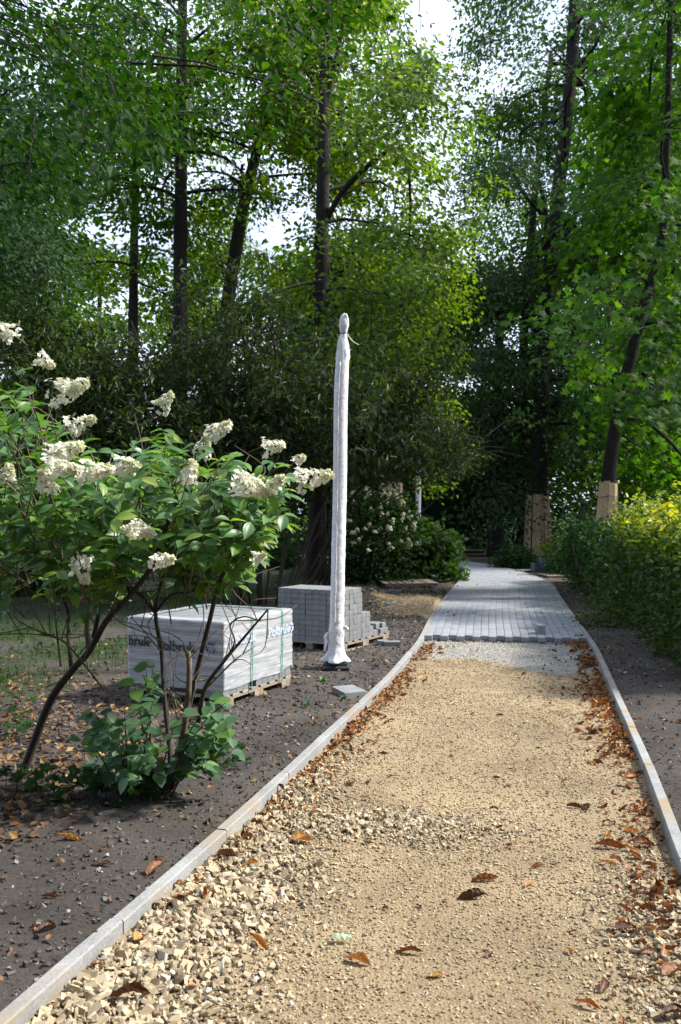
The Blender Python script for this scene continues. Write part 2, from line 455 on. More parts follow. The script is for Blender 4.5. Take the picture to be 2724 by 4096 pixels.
ground_strip('soil_ground', 1, ysr, offn)
# far ground beyond the bend and the lawn behind it
X, Y = np.meshgrid(np.linspace(-90, 90, 180), np.concatenate([np.linspace(33.9, 60, 40), np.linspace(62, 140, 20)]), indexing='ij')
Z = .03 + .25 * vnoise(X, Y, 9, 4, 3) * np.clip((Y - 38) / 8, 0, 1)
b = X.shape[1]; i = np.arange(X.shape[0] - 1)[:, None] * b + np.arange(b - 1)[None, :]
o = obj('lawn', raw_mesh('lawn', np.stack([X, Y, Z], -1).reshape(-1, 3), np.stack([i, i + b, i + b + 1, i + 1], -1).reshape(-1, 4), M['ground'], True, np.clip((Y.ravel() - 36) / 3, 0, 1)))
tag(o, kind='structure')
V = [(-900, -900, -.08), (900, -900, -.08), (900, 900, -.08), (-900, 900, -.08)]
tag(obj('ground', raw_mesh('ground', V, [[0, 1, 2, 3]], M['ground'], False, [1, 1, 1, 1])), kind='structure')

# gravel bed of the unpaved part (one sheet between the kerbs, running under the paving)
ss = np.concatenate([np.arange(0, 6, .03), np.arange(6, 13, .06), np.arange(13, S[-1], .4)])
tt = np.linspace(-.005, 1.005, 60)
SS, TT = np.meshgrid(ss, tt, indexing='ij')
Pp = path_pt(SS, TT)
def coarse(x, y):
    """how much coarse stone lies here"""
    dl = x - XL(y); dr = XR(y) - x
    n = vnoise(x, y, .45, 9, 3)
    c = np.clip(1.25 - dl / (.38 + .55 * np.clip((5.4 - y) / 2.4, 0, 1.2)), 0, 1) * np.clip((6.6 - y) / 1.2, 0, 1)
    c = np.maximum(c, np.exp(-((y - 4.75 + .12 * x) / .30) ** 2) * np.clip((1.3 - x), 0, 1) * .95)
    c = np.maximum(c, np.clip(1.1 - dr / .55, 0, 1) * np.clip((4.7 - y) / .7, 0, 1) * .9)
    return np.clip(c * (.55 + .9 * n), 0, 1)
def greyness(x, y):
    s0 = 11.5; wv = .45 * vnoise(x, y * 0, .6, 21, 3)
    g = np.clip((y - (10.25 - .95 * np.clip((x - 1.4) / .8, 0, 1) - wv * .6 + .9 * np.clip((x - 2.55) / .4, 0, 1))) / .12, 0, 1)
    return g
Hb = -.014 + .012 * vnoise(Pp[..., 0], Pp[..., 1], .35, 1, 4) + .012 * coarse(Pp[..., 0], Pp[..., 1]) - .02 * (SS > S_PAVE - .05)
Pp[..., 2] = Hb
b = SS.shape[1]; i = np.arange(SS.shape[0] - 1)[:, None] * b + np.arange(b - 1)[None, :]
o = obj('path', raw_mesh('path', Pp.reshape(-1, 3), np.stack([i, i + 1, i + b + 1, i + b], -1).reshape(-1, 4), M['bed'], True, greyness(Pp[..., 0], Pp[..., 1]).ravel()))
tag(o, kind='structure')
def bed_z(x, y):
    return -.014 + .012 * vnoise(x, y, .35, 1, 4) + .012 * coarse(x, y)

# kerbs: stones about a metre long
def kerb(side, stations):
    root = empty('kerb'); tag(root, kind='structure')
    w = .058
    for a, bb in zip(stations[:-1], stations[1:]):
        n = 5
        s = np.linspace(a + .003, bb - .003, n)
        q = LR(s); c = q[:, :2] if side < 0 else q[:, 2:]
        tg = np.gradient(c, axis=0); tg /= np.linalg.norm(tg, axis=1, keepdims=True)
        nr = np.stack([-tg[:, 1], tg[:, 0]], -1) if side < 0 else np.stack([tg[:, 1], -tg[:, 0]], -1)
        dz = random.uniform(-.002, .002); off = random.uniform(-.002, .002)
        prof = [(0, -.12), (0, TOP - .006), (.005, TOP), (w - .005, TOP), (w, TOP - .006), (w, -.12)]
        V = []
        for k in range(n):
            for (u, z) in prof: V.append((c[k, 0] + nr[k, 0] * (u + off), c[k, 1] + nr[k, 1] * (u + off), z + dz))
        m = len(prof); F = []
        for k in range(n - 1):
            for j in range(m - 1):
                f = [k * m + j, k * m + j + 1, (k + 1) * m + j + 1, (k + 1) * m + j]
                F.append(f if side > 0 else f[::-1])
        F.append(list(range(m))); F.append([(n - 1) * m + j for j in range(m)][::-1])
        obj('kerb_stone', raw_mesh('kerb_stone', V, F, M['concrete']), root)
    return root
sL = [float(np.interp(v, CV[:200, 1], S[:200])) for v in (1.53, 2.51, 3.497, 4.489, 5.469, 6.443)]
sR = [float(np.interp(v, CV[:200, 3], S[:200])) for v in (1.2, 2.15, 3.12, 4.12, 4.688, 5.675, 6.65, 7.6)]
kerb(-1, [sL[0] - 1] + sL + list(np.arange(sL[-1] + 1.0, S[-1] - 1, 1.0)))
kerb(1, [sR[0] - .9] + sR + list(np.arange(sR[-1] + 1.0, S[-1] - 1, 1.0)))

# paving: 20 columns of blocks laid lengthwise, every other column half a block further on
paving = empty('paved_path'); tag(paving, kind='structure')
pv_mesh = [raw_mesh('paver', *box_geo((.0965, .1955, .058), .005), mat=M['paver']) for _ in range(1)][0]
PV, PF = [], []
bv, bf = box_geo((1, 1, .058), .0)
count = 0
ncol = 20
length = .2
rows = int((S[-1] - S_PAVE - 1.2) / length)
for k in range(rows):
    for c in range(ncol):
        s0 = S_PAVE + k * length + (length / 2 if c % 2 else 0)
        t0, t1 = (c + .0) / ncol, (c + 1.0) / ncol
        a = path_pt(np.array([s0, s0 + length]), np.array([(t0 + t1) / 2] * 2))
        dz = random.gauss(0, .0009) + TOP
        if count < 300:
            ctr = a.mean(0); dv = a[1] - a[0]
            wd = np.linalg.norm(path_pt(np.array(s0), np.array(t1)) - path_pt(np.array(s0), np.array(t0)))
            o = obj('paver', pv_mesh, paving, (ctr[0], ctr[1], dz - .029), (random.gauss(0, .003), random.gauss(0, .003), math.atan2(-dv[0], dv[1])))
            o.scale = (wd * .965 / .0965, 1, 1)
        else:
            e = .003; et = .022 / ncol
            q = [path_pt(np.array(sv), np.array(tv)) for sv, tv in ((s0 + e, t0 + et), (s0 + e, t1 - et), (s0 + length - e, t1 - et), (s0 + length - e, t0 + et))]
            base = len(PV)
            for zz in (dz - .03, dz):
                for p in q: PV.append((p[0], p[1], zz))
            PF += [[base + 4, base + 5, base + 6, base + 7], [base, base + 1, base + 5, base + 4], [base + 1, base + 2, base + 6, base + 5], [base + 2, base + 3, base + 7, base + 6], [base + 3, base, base + 4, base + 7]]
        count += 1
o = obj('paver', raw_mesh('paver_rest', PV, PF, M['paver'], False), paving); tag(o, kind='stuff')
# sand that fills the joints under the block tops
SS, TT = np.meshgrid(np.arange(S_PAVE + .12, S[-1] - 1.2, .4), np.linspace(.002, .998, 12), indexing='ij')
Pj = path_pt(SS, TT, TOP - .008); b = SS.shape[1]; i = np.arange(SS.shape[0] - 1)[:, None] * b + np.arange(b - 1)[None, :]
jm = surf('joint_sand', (.06, .055, .05), (.11, .10, .09), 30, .95, .3, .002)
obj('joint_sand', raw_mesh('joint_sand', Pj.reshape(-1, 3), np.stack([i, i + 1, i + b + 1, i + b], -1).reshape(-1, 4), jm), paving)

# ------------------------------------------------------------------ stones, clods
def ico():
    p = (1 + 5 ** .5) / 2
    V = np.array([(-1, p, 0), (1, p, 0), (-1, -p, 0), (1, -p, 0), (0, -1, p), (0, 1, p), (0, -1, -p), (0, 1, -p), (p, 0, -1), (p, 0, 1), (-p, 0, -1), (-p, 0, 1)], float)
    V /= np.linalg.norm(V[0])
    F = np.array([(0, 11, 5), (0, 5, 1), (0, 1, 7), (0, 7, 10), (0, 10, 11), (1, 5, 9), (5, 11, 4), (11, 10, 2), (10, 7, 6), (7, 1, 8), (3, 9, 4), (3, 4, 2), (3, 2, 6), (3, 6, 8), (3, 8, 9), (4, 9, 5), (2, 4, 11), (6, 2, 10), (8, 6, 7), (9, 8, 1)])
    return V, F
ICO = ico()
BOX = (np.array([(sx, sy, sz) for sz in (-1, 1) for sy in (-1, 1) for sx in (-1, 1)], float) * .72, np.array([(0, 2, 3), (0, 3, 1), (4, 5, 7), (4, 7, 6), (0, 1, 5), (0, 5, 4), (2, 6, 7), (2, 7, 3), (0, 4, 6), (0, 6, 2), (1, 3, 7), (1, 7, 5)]))
OCT = (np.array([(1, 0, 0), (0, 1, 0), (-1, 0, 0), (0, -1, 0), (0, 0, 1), (0, 0, -1)], float), np.array([(0, 1, 4), (1, 2, 4), (2, 3, 4), (3, 0, 4), (1, 0, 5), (2, 1, 5), (3, 2, 5), (0, 3, 5)]))
def rand_rot(n, tilt=None):
    if tilt is None: nr = rng.normal(size=(n, 3))
    else: nr = np.array([0, 0, 1.0]) + tilt * rng.normal(size=(n, 3))
    return frames(nr, rng.normal(size=(n, 3)))
def stones(pos, size, template, tilt=.5, flat=(1, .8, .55), mat=None, name='gravel', nvar=7, tintf=None):
    parts = []; idx = rng.integers(0, nvar, len(pos))
    tv, tf = template
    for v in range(nvar):
        k = idx == v
        if not k.any(): continue
        T = tv * (1 + rng.uniform(-.16, .16, (len(tv), 1))) + rng.normal(size=tv.shape) * (.19 if len(tv) == 8 else .12)
        sc = size[k][:, None] * np.array(flat)[None] * rng.uniform(.75, 1.3, (k.sum(), 3))
        parts.append(scatter((T, tf), pos[k], rand_rot(k.sum(), tilt), sc, None if tintf is None else tintf[k]))
    V, F, t = merge(parts)
    return obj(name, raw_mesh(name, V, F, mat, False, t))
# coarse stones
def sample_path(n, d0, d1, wt):
    s0, s1 = s_at_depth(d0), s_at_depth(d1)
    out = []
    while sum(map(len, out)) < n:
        # denser close to the camera
        s = s0 + (s1 - s0) * rng.random(n) ** 1.0; t = rng.random(n) * .985 + .0075
        p = path_pt(s, t); k = rng.random(n) < wt(p[:, 0], p[:, 1]); out.append(p[k])
    p = np.concatenate(out)[:n]; return p
p = sample_path(12000, 1.9, 6.8, lambda x, y: coarse(x, y) ** 1.2)
sz = (.0048 + .0105 * rng.random(len(p)) ** 2.4) * (.55 + .75 * coarse(p[:, 0], p[:, 1]))
big = (p[:, 0] - XL(p[:, 1]) < .55) & (p[:, 1] < 4.2); sz[big] *= 1.22
p[:, 2] = bed_z(p[:, 0], p[:, 1]) + sz * .3 + rng.random(len(p)) * .010 * coarse(p[:, 0], p[:, 1])
hb = rng.random(len(p)) < .62
o_ = stones(p[hb], sz[hb], BOX, .7, (1.25, .9, .58), M['stone'], 'gravel', 14); tag(o_, 'coarse angular pale stones mixed into the gravel beside the left kerb', 'gravel', kind='stuff')
p, sz = p[~hb], sz[~hb]
tag(stones(p, sz, ICO, .6, (1.15, .85, .6), M['stone'], 'gravel', 12), 'coarse pale yellow gravel heaped beside the left kerb', 'gravel', kind='stuff')
# fine gravel all over the bed
def dens(x, y): return np.clip(np.clip((3.4 / y), .1, 1) ** 1.1 * (.45 + .8 * vnoise(x, y, .5, 31, 3)) + .5 * coarse(x, y), 0, 1)
p = sample_path(34000, 2.0, 10.9, dens)
k = greyness(p[:, 0], p[:, 1]) < .5; p = p[k]
sz = .0026 + .0042 * rng.random(len(p)) ** 2 + .0006 * p[:, 1] * .8
p[:, 2] = bed_z(p[:, 0], p[:, 1]) + sz * .3
tag(stones(p, sz, OCT, .5, (1.2, .9, .6), M['finestone'], 'gravel', 5), 'fine sandy yellow gravel spread over the unpaved path', 'gravel', kind='stuff')
p = sample_path(9000, 9.2, 11.7, lambda x, y: greyness(x, y))
sz = .004 + .005 * rng.random(len(p)); p[:, 2] = bed_z(p[:, 0], p[:, 1]) + sz * .3
tag(stones(p, sz, OCT, .5, (1.2, .9, .6), M['greystone'], 'gravel', 4), 'fine grey bedding chippings in front of the laid paving', 'gravel', kind='stuff')
# soil clods
y = 2.2 + 17 * rng.random(15000) ** 2.1; side = rng.random(15000) < .74
off = rng.random(15000) ** 1.2 * np.where(side, 2.6, 2.4) + .01
x = np.where(side, XL(y) - .065 - off, XR(y) + .065 + off)
sz = .003 + .010 * rng.random(len(y)) ** 3.5 + .0006 * y
p = np.stack([x, y, ground_height(x, y) * np.clip(.35 + off / .25, 0, 1) + sz * .3], -1)
tag(stones(p, sz, BOX, .9, (1.1, .9, .7), M['clod'], 'rubble', 9), 'small dark soil clods and grit strewn beside both kerbs', 'soil', kind='stuff')
# pale gravel tipped on the soil beyond the stack
q = rng.normal(size=(5200, 2)) * .42
keep = (np.abs(q[:, 0]) < 1) & (np.abs(q[:, 1]) < 1); q = q[keep]
cx, cyy = 1.22, 15.4
x = cx + q[:, 0] * .85 + q[:, 1] * .35; y = cyy + q[:, 1] * 1.9
k = x < XL(y) - .09; x, y, q = x[k], y[k], q[k]
zz = ground_height(x, y) + .02 + .10 * np.exp(-(((x - cx - .15) / .45) ** 2 + ((y - cyy) / 1.1) ** 2))
X, Y = np.meshgrid(np.linspace(.35, 2.1, 50), np.linspace(13.6, 17.4, 60), indexing='ij')
Z = ground_height(X, Y) + .10 * np.exp(-(((X - cx - .15) / .45) ** 2 + ((Y - cyy) / 1.1) ** 2)) - .07 * (1 - np.exp(-(((X - cx - .1) / .85) ** 4 + ((Y - cyy) / 1.75) ** 4))) + .02
Z = np.where(X > XL(Y) - .07, -.03, Z)
b = X.shape[1]; i = np.arange(X.shape[0] - 1)[:, None] * b + np.arange(b - 1)[None, :]
root = empty('sand_heap', (cx, cyy, 0)); tag(root, 'low heap of yellow sandy gravel tipped left of the paved path', 'sand', kind='stuff')
h = obj('heap_surface', raw_mesh('heap_surface', np.stack([X - cx, Y - cyy, Z], -1).reshape(-1, 3), np.stack([i, i + b, i + b + 1, i + 1], -1).reshape(-1, 4), M['bed'], True, np.zeros(X.size)), root)
sz = .006 + .012 * rng.random(len(x)) ** 2
s_ = stones(np.stack([x, y, zz + .003], -1), sz, OCT, .5, (1.2, .9, .6), M['finestone'], 'heap_stone', 4); s_.parent = root; s_.location = (-cx, -cyy, 0); s_['kind'] = 'stuff'

# ================================================================== objects
def axes(u):
    u = np.array([u[0], u[1], 0.0]); u /= np.linalg.norm(u)
    v = np.array([-u[1], u[0], 0.0])          # to the left of u
    return u, v
def block_mesh(size, mat, name='block', bev=.003):
    return raw_mesh(name, *box_geo(size, bev), mat=mat)

def wood_pallet(parent, length, width, z0=0.0, mat='oldboard'):
    """in the parent's frame: +Y = length (u), -X .. 0 = width to the left"""
    bm = block_mesh((width, .10, .020), M[mat], 'deck_board', .002)
    n = 8
    for k in range(n):
        obj('deck_board', bm, parent, (-width / 2, .05 + k * (length - .10) / (n - 1), z0 + .108), (0, 0, random.gauss(0, .006)))
    st = block_mesh((.095, length, .018), M[mat], 'stringer_board', .002)
    fb = block_mesh((.095, .14, .062), M[mat], 'foot_block', .002)
    bb = block_mesh((.095, length, .018), M[mat], 'bottom_board', .002)
    for x in (-.05, -width / 2, -width + .05):
        obj('stringer_board', st, parent, (x, length / 2, z0 + .0885))
        obj('bottom_board', bb, parent, (x, length / 2, z0 + .010))
        for y in (.09, length / 2, length - .09):
            obj('foot_block', fb, parent, (x, y, z0 + .049))

def text_part(txt, size, mat, parent, origin, xdir, zdir, bold=.012, name='lettering', alignx='LEFT', spacing=1.0):
    """flat print: lies in the plane of xdir/zdir"""
    cu = bpy.data.curves.new(name, 'FONT'); cu.body = txt; cu.size = size; cu.align_x = alignx
    cu.offset = bold * size; cu.space_character = spacing; cu.resolution_u = 3; cu.extrude = .0004
    t = bpy.data.objects.new('tmp', cu); COL.objects.link(t)
    dg = bpy.context.evaluated_depsgraph_get(); me = bpy.data.meshes.new_from_object(t.evaluated_get(dg))
    bpy.data.objects.remove(t)
    me.materials.clear(); me.materials.append(mat)
    xd = Vector(xdir).normalized(); zd = Vector(zdir).normalized(); nd = xd.cross(zd)
    o = obj(name, me, parent)
    o.matrix_local = Matrix(((xd.x, zd.x, nd.x, origin[0]), (xd.y, zd.y, nd.y, origin[1]), (xd.z, zd.z, nd.z, origin[2]), (0, 0, 0, 1)))
    return o
def logo_part(r, mat, parent, origin, xdir, zdir):
    mb = MB()
    for k in range(3):                     # three blades round an open centre
        a0 = k * 2 * PI / 3 + .35
        seg = [a0, a0 + .62, a0 + 1.25, a0 + 1.72]
        outer = [(r * math.cos(a), r * math.sin(a)) for a in seg]
        inner = [(r * f * math.cos(a), r * f * math.sin(a)) for a, f in zip(seg, (.80, .62, .50, .50))]
        pts = outer + inner[::-1]
        V = [(x, y, 0) for x, y in pts] + [(x, y, .0005) for x, y in pts]
        mb.add(V, [[0, 1, 6, 7], [1, 2, 5, 6], [2, 3, 4, 5], [8, 9, 14, 15], [9, 10, 13, 14], [10, 11, 12, 13]])
    o = mb.build('emblem', mat, parent)
    xd = Vector(xdir).normalized(); zd = Vector(zdir).normalized(); nd = xd.cross(zd)
    o.matrix_local = Matrix(((xd.x, zd.x, nd.x, origin[0]), (xd.y, zd.y, nd.y, origin[1]), (xd.z, zd.z, nd.z, origin[2]), (0, 0, 0, 1)))
    return o

# ---- wrapped pallet of blocks.  local frame: origin near corner, +Y along the bright side, -X along the shaded side
u, v = axes((.44, .90))
ws = empty('wrapped_paver_pallet', (-.945, 7.33, .02), math.atan2(-u[0], u[1]))
tag(ws, 'pallet of concrete paving blocks wrapped in printed white film with green straps, behind the hydrangea', 'paver pallet')
Lw, Ww, Z0, H = 1.12, .95, .118, .60
wood_pallet(ws, Lw, Ww)
core = MB().box((-Ww / 2, Lw / 2, Z0 + .30 - .03), (Ww - .21, Lw - .21, H - .065)); core.build('inner_blocks', M['stackpaver'], ws)
bt = block_mesh((.1955, .0965, .0570), M['stackpaver'], bev=.004)      # long axis across
nx, ny, nz = 4, 11, 10
gx = Ww / 4.75
for k in range(nz):
    z = Z0 + .03 + k * .060
    for j in range(ny):
        y = (j + .5) * Lw / ny
        xs = [.1, Ww - .1] if 0 < k < nz - 1 and 0 < j < ny - 1 else [.1, .30, .475, .65, Ww - .1]
        if k == nz - 1: xs = [.1, .29, .475, .66, Ww - .1]
        elif k > 0 and j in (0, ny - 1): xs = [.1, .29, .475, .66, Ww - .1]
        elif k == 0: xs = [.1]
        for x in xs:
            if k == 0 and j in (4,): continue
            off = (.02 if (j % 2) else -.0) if k == nz - 1 and .15 < x < .8 else 0
            obj('block', bt, ws, (-x - off * .8, y, z + random.gauss(0, .0006)), (0, 0, random.gauss(0, .004)))
# film: sides bulging a little, open on top with a folded rim
def film_shell():
    nseg_u, nz_ = 60, 26
    e = .006
    corners = [(e, -e), (e, Lw + e), (-Ww - e, Lw + e), (-Ww - e, -e)]
    ring = []
    for k in range(4):
        a = np.array(corners[k]); b_ = np.array(corners[(k + 1) % 4])
        for t in np.linspace(0, 1, nseg_u, endpoint=False):
            ring.append(a * (1 - t) + b_ * t)
    ring = np.array(ring); m = len(ring)
    cen = np.array([-Ww / 2, Lw / 2]); V = []
    zs = list(np.linspace(0, 1, nz_)) + ['r1', 'r2', 'r3']
    low = Z0 + .018 + .055 * vnoise(np.arange(m) * 1.0, np.zeros(m), 14, 6, 3)
    low += np.where((np.arange(m) > 12) & (np.arange(m) < 60), .012 * (np.arange(m) - 12) / 48 * 3, 0)
    for q in zs:
        if isinstance(q, str):
            w_ = {'r1': .012, 'r2': .05, 'r3': .085}[q]
            dirn = cen - ring; inw = np.clip(np.abs(dirn) , 0, 99); 
            rr = ring.copy()
            rr[:, 0] += np.sign(dirn[:, 0]) * np.minimum(w_ * (1 + .6 * vnoise(np.arange(m), np.zeros(m), 9, 8, 2)), np.abs(dirn[:, 0])) * (np.abs(ring[:, 0] - np.clip(ring[:, 0], -Ww, 0)) > 1e-6)
            rr[:, 1] += np.sign(dirn[:, 1]) * np.minimum(w_ * (1 + .6 * vnoise(np.arange(m), np.zeros(m), 9, 8, 2)), np.abs(dirn[:, 1])) * (np.abs(ring[:, 1] - np.clip(ring[:, 1], 0, Lw)) > 1e-6)
            z = Z0 + H + .006 + .008 * vnoise(np.arange(m), np.full(m, w_ * 100), 5, 4, 2)
            V.append(np.stack([rr[:, 0], rr[:, 1], z], -1))
        else:
            z = low * (1 - q) + (Z0 + H + .004) * q
            n_ = (vnoise(np.arange(m) * 1.0, z * 260, 7, 7, 3) - .45) * .012 + .004 * np.sin(z * 90 + np.arange(m) * .03) * (z > .3)
            dirn = ring - cen; dirn = dirn / np.maximum(np.abs(dirn).max(1, keepdims=True), 1e-6)
            nrm = np.where(np.abs(ring[:, 0:1] + Ww / 2) > Ww / 2 - 1e-3, [[1, 0]], [[0, 1]]) * np.sign(ring - cen)
            edge_in = .006 * np.clip(1 - q * 2, 0, 1)
            rr = ring + nrm * (np.clip(n_, -.003, .012) + .003 - 0 * edge_in)[:, None]
            V.append(np.stack([rr[:, 0], rr[:, 1], z], -1))
    V = np.concatenate(V); r = len(zs)
    i = np.arange(r - 1)[:, None] * m + np.arange(m)[None, :]; i2 = np.arange(r - 1)[:, None] * m + (np.arange(m)[None, :] + 1) % m
    F = np.stack([i, i2, i2 + m, i + m], -1).reshape(-1, 4)
    return obj('stretch_film', raw_mesh('stretch_film', V, F, M['film'], True), ws)
film = film_shell()
# green straps over the bright side
for yy in (.42, .93):
    mb = MB(); xo = .0225
    pts = [(xo, yy - .02, .07), (xo, yy, Z0 + .3), (xo - .002, yy + .004, Z0 + H - .004), (-.012, yy + .006, Z0 + H + .022), (-Ww * .5, yy, Z0 + H + .024), (-Ww - .004, yy, Z0 + H + .02), (-Ww - .02, yy, .12)]
    V = []
    for (x, y, z) in pts: V += [(x, y - .0065, z), (x, y + .0065, z)]
    F = [[2 * k, 2 * k + 1, 2 * k + 3, 2 * k + 2] for k in range(len(pts) - 1)]
    mb.add(V, F); so = mb.build('strap', M['strap'], ws)
    sm = so.modifiers.new('thickness', 'SOLIDIFY'); sm.thickness = .0012
# print: shaded side faces local -Y, text runs towards +X
yf = -.0205
text_part('Polbruk', .118, M['inkdark'], ws, (-.645, yf, Z0 + .345), (1, 0, 0), (0, 0, 1), .02, spacing=1.02)
logo_part(.046, M['inkblue'], ws, (-.115, yf, Z0 + .392), (1, 0, 0), (0, 0, 1))
text_part('bruk', .118, M['inkdark'], ws, (-.945, yf, Z0 + .365), (1, 0, 0), (0, 0, 1), .02, spacing=1.0)
xo = .0215
text_part('Polbruk', .118, M['inkpale'], ws, (xo, .10, Z0 + .40), (0, 1, 0), (0, 0, 1), .012)
text_part('Polbruk', .118, M['inkpale'], ws, (xo, .68, Z0 + .40), (0, 1, 0), (0, 0, 1), .012)
logo_part(.044, M['inkpale'], ws, (xo, 1.085, Z0 + .445), (0, 1, 0), (0, 0, 1))

# ---- open stack of blocks, half used up
u2, v2 = axes((.5, .866))
ps = empty('paver_stack', (0.0, 10.3, .02), math.atan2(-u2[0], u2[1]))
tag(ps, 'stepped stack of bare grey paving blocks on a pallet, right behind the white wrapped post', 'paver stack')
wood_pallet(ps, 1.22, .85)
bs = block_mesh((.0905, .0955, .0570), M['stackpaver'], bev=.004)
z0 = .118
def put_block(x, y, k, par=ps, j=.0015):
    obj('block', bs, par, (-x + random.gauss(0, j), y + random.gauss(0, j), z0 + .03 + k * .0605), (random.gauss(0, .004), random.gauss(0, .004), random.gauss(0, .01)))
for k in range(10):
    for i in range(9):                                   # shaded end
        put_block(.0475 + i * .0945, .05, k)
        if k == 9:
            for y in (.15, .25, .36, .46): put_block(.0475 + i * .0945, y - .01 * (y > .3), k)
    for y in (.15, .26, .36):
        if k < 9: put_block(.0475, y + .008, k)
    put_block(.0475 + .0, .465 if k > 3 else .46, k) if k < 9 else None
for k in range(5):
    for y in (.565, .665): put_block(.0475, y, k); put_block(.142, y, k)
for k in range(1):
    for y in (.765, .865): put_block(.0475, y, k); put_block(.142, y, k)
for k in range(3): put_block(.0475, .755, k) if k < 2 else None
core = MB().box((-.475, .28, z0 + .27), (.74, .34, .53)); core.box((-.50, .60, z0 + .13), (.62, .2, .255)); core.build('inner_blocks', M['stackpaver'], ps)
bl = block_mesh((.1935, .0975, .0585), M['stackpaver'])
for kk, (x, y) in enumerate(((.10, 1.04), (.10, 1.14))):
    o = obj('loose_paver', bl, None, np.array((0, 10.3, .02)) + (-x) * np.array((u2[1], -u2[0], 0)) + y * u2 + np.array((0, 0, z0 + .03)), (0, 0, math.atan2(-u2[0], u2[1])))
    tag(o, ('grey block lying under another on the far end of the stepped stack pallet', 'grey block at the very edge of the stepped stack pallet, bottom layer')[kk], 'paving block', 'loose paving blocks')
for kk, (x, y) in enumerate(((.16, 1.03), (.13, 1.135))):
    o = obj('loose_paver', bl, None, np.array((0, 10.3, .02)) + (-x) * np.array((u2[1], -u2[0], 0)) + y * u2 + np.array((0, 0, z0 + .0905)), (0, 0, math.atan2(-u2[0], u2[1]) + .04 * kk))
    tag(o, ('grey block set on top of another at the end of the stack pallet', 'topmost outer grey block at the end of the stack pallet')[kk], 'paving block', 'loose paving blocks')

def ground_at(x, y): return float(ground_height(np.array(x), np.array(y)))
def loose(fx, fy, rz, label, dims=(.0975, .1975, .06), name='loose_paver', zz=None):
    g = G(fx, fy, .04); z = ground_at(g[0], g[1]) if zz is None else zz
    o = obj(name, block_mesh(dims, M['stackpaver'], name), None, (g[0], g[1], z + dims[2] / 2 - .006), (0, 0, rz))
    tag(o, label, 'paving block', 'loose paving blocks'); return o
loose(1531, 2581, .1, 'loose grey block on the soil at the stack corner, its left end', (.13, .12, .06))
loose(1567, 2583, .06, 'two joined grey blocks on the soil between the stepped stack and the kerb', (.20, .12, .06))
loose(1530, 2386, .2, 'small grey block standing upright left of the slatted boards', (.10, .10, .10))
loose(1566, 2375, .1, 'grey block lying in front of the slatted boards, left one of the pair', (.14, .1, .07))
loose(1591, 2375, -.05, 'grey block lying in front of the slatted boards, right one of the pair', (.12, .1, .07))
o_ = loose(1560, 2441, .4, 'grey block beside a scrap of orange, at the edge of the gravel heap', (.17, .12, .06))
pl = obj('marking_peg', raw_mesh('marking_peg', *tube_geo([(0, 0, 0), (.004, .002, .05), (.0, .006, .10)], [.012, .014, .006], 6), mat=M['orange']), None, G(1547, 2436, .04) + np.array((0, .05, .0)))
tag(pl, 'tiny orange marking peg in the soil behind a loose grey block', 'peg')
# square slab by the kerb
A_, B_, C_, D_ = [np.array(q) for q in ((-.08, 8.03), (.036, 7.78), (.225, 7.90), (.105, 8.14))]
mb = MB(); cc = (A_ + B_ + C_ + D_) / 4; V = []
for zz, e in ((-.03, 1), (.044, 1), (.048, .98)):
    for q in (A_, B_, C_, D_): V.append((*( (q - cc) * e), zz))
mb.add(V, [[3, 2, 1, 0], [8, 9, 10, 11]] + [[r + i, r + (i + 1) % 4, r + 4 + (i + 1) % 4, r + 4 + i] for r in (0, 4) for i in range(4)])
o = mb.build('concrete_slab', M['stackpaver'], None, loc=(cc[0], cc[1], ground_at(*cc) + .004)); o.rotation_euler = (.02, .03, 0)
tag(o, 'pale square concrete slab lying on the soil beside the left kerb', 'slab')
# two blocks stacked on the paving
g = G(2168, 2538, TOP)
for kk in range(2):
    o = obj('loose_paver', block_mesh((.0965, .1965, .058), M['paver'], 'loose_paver'), None, (g[0], g[1] + .1, TOP + .029 + kk * .0585), (0, 0, -.05 + .03 * kk))
    tag(o, ('lower of two spare blocks stacked on the paving near its open edge', 'upper of two spare blocks stacked on the paving near its open edge')[kk], 'paving block', 'loose paving blocks')

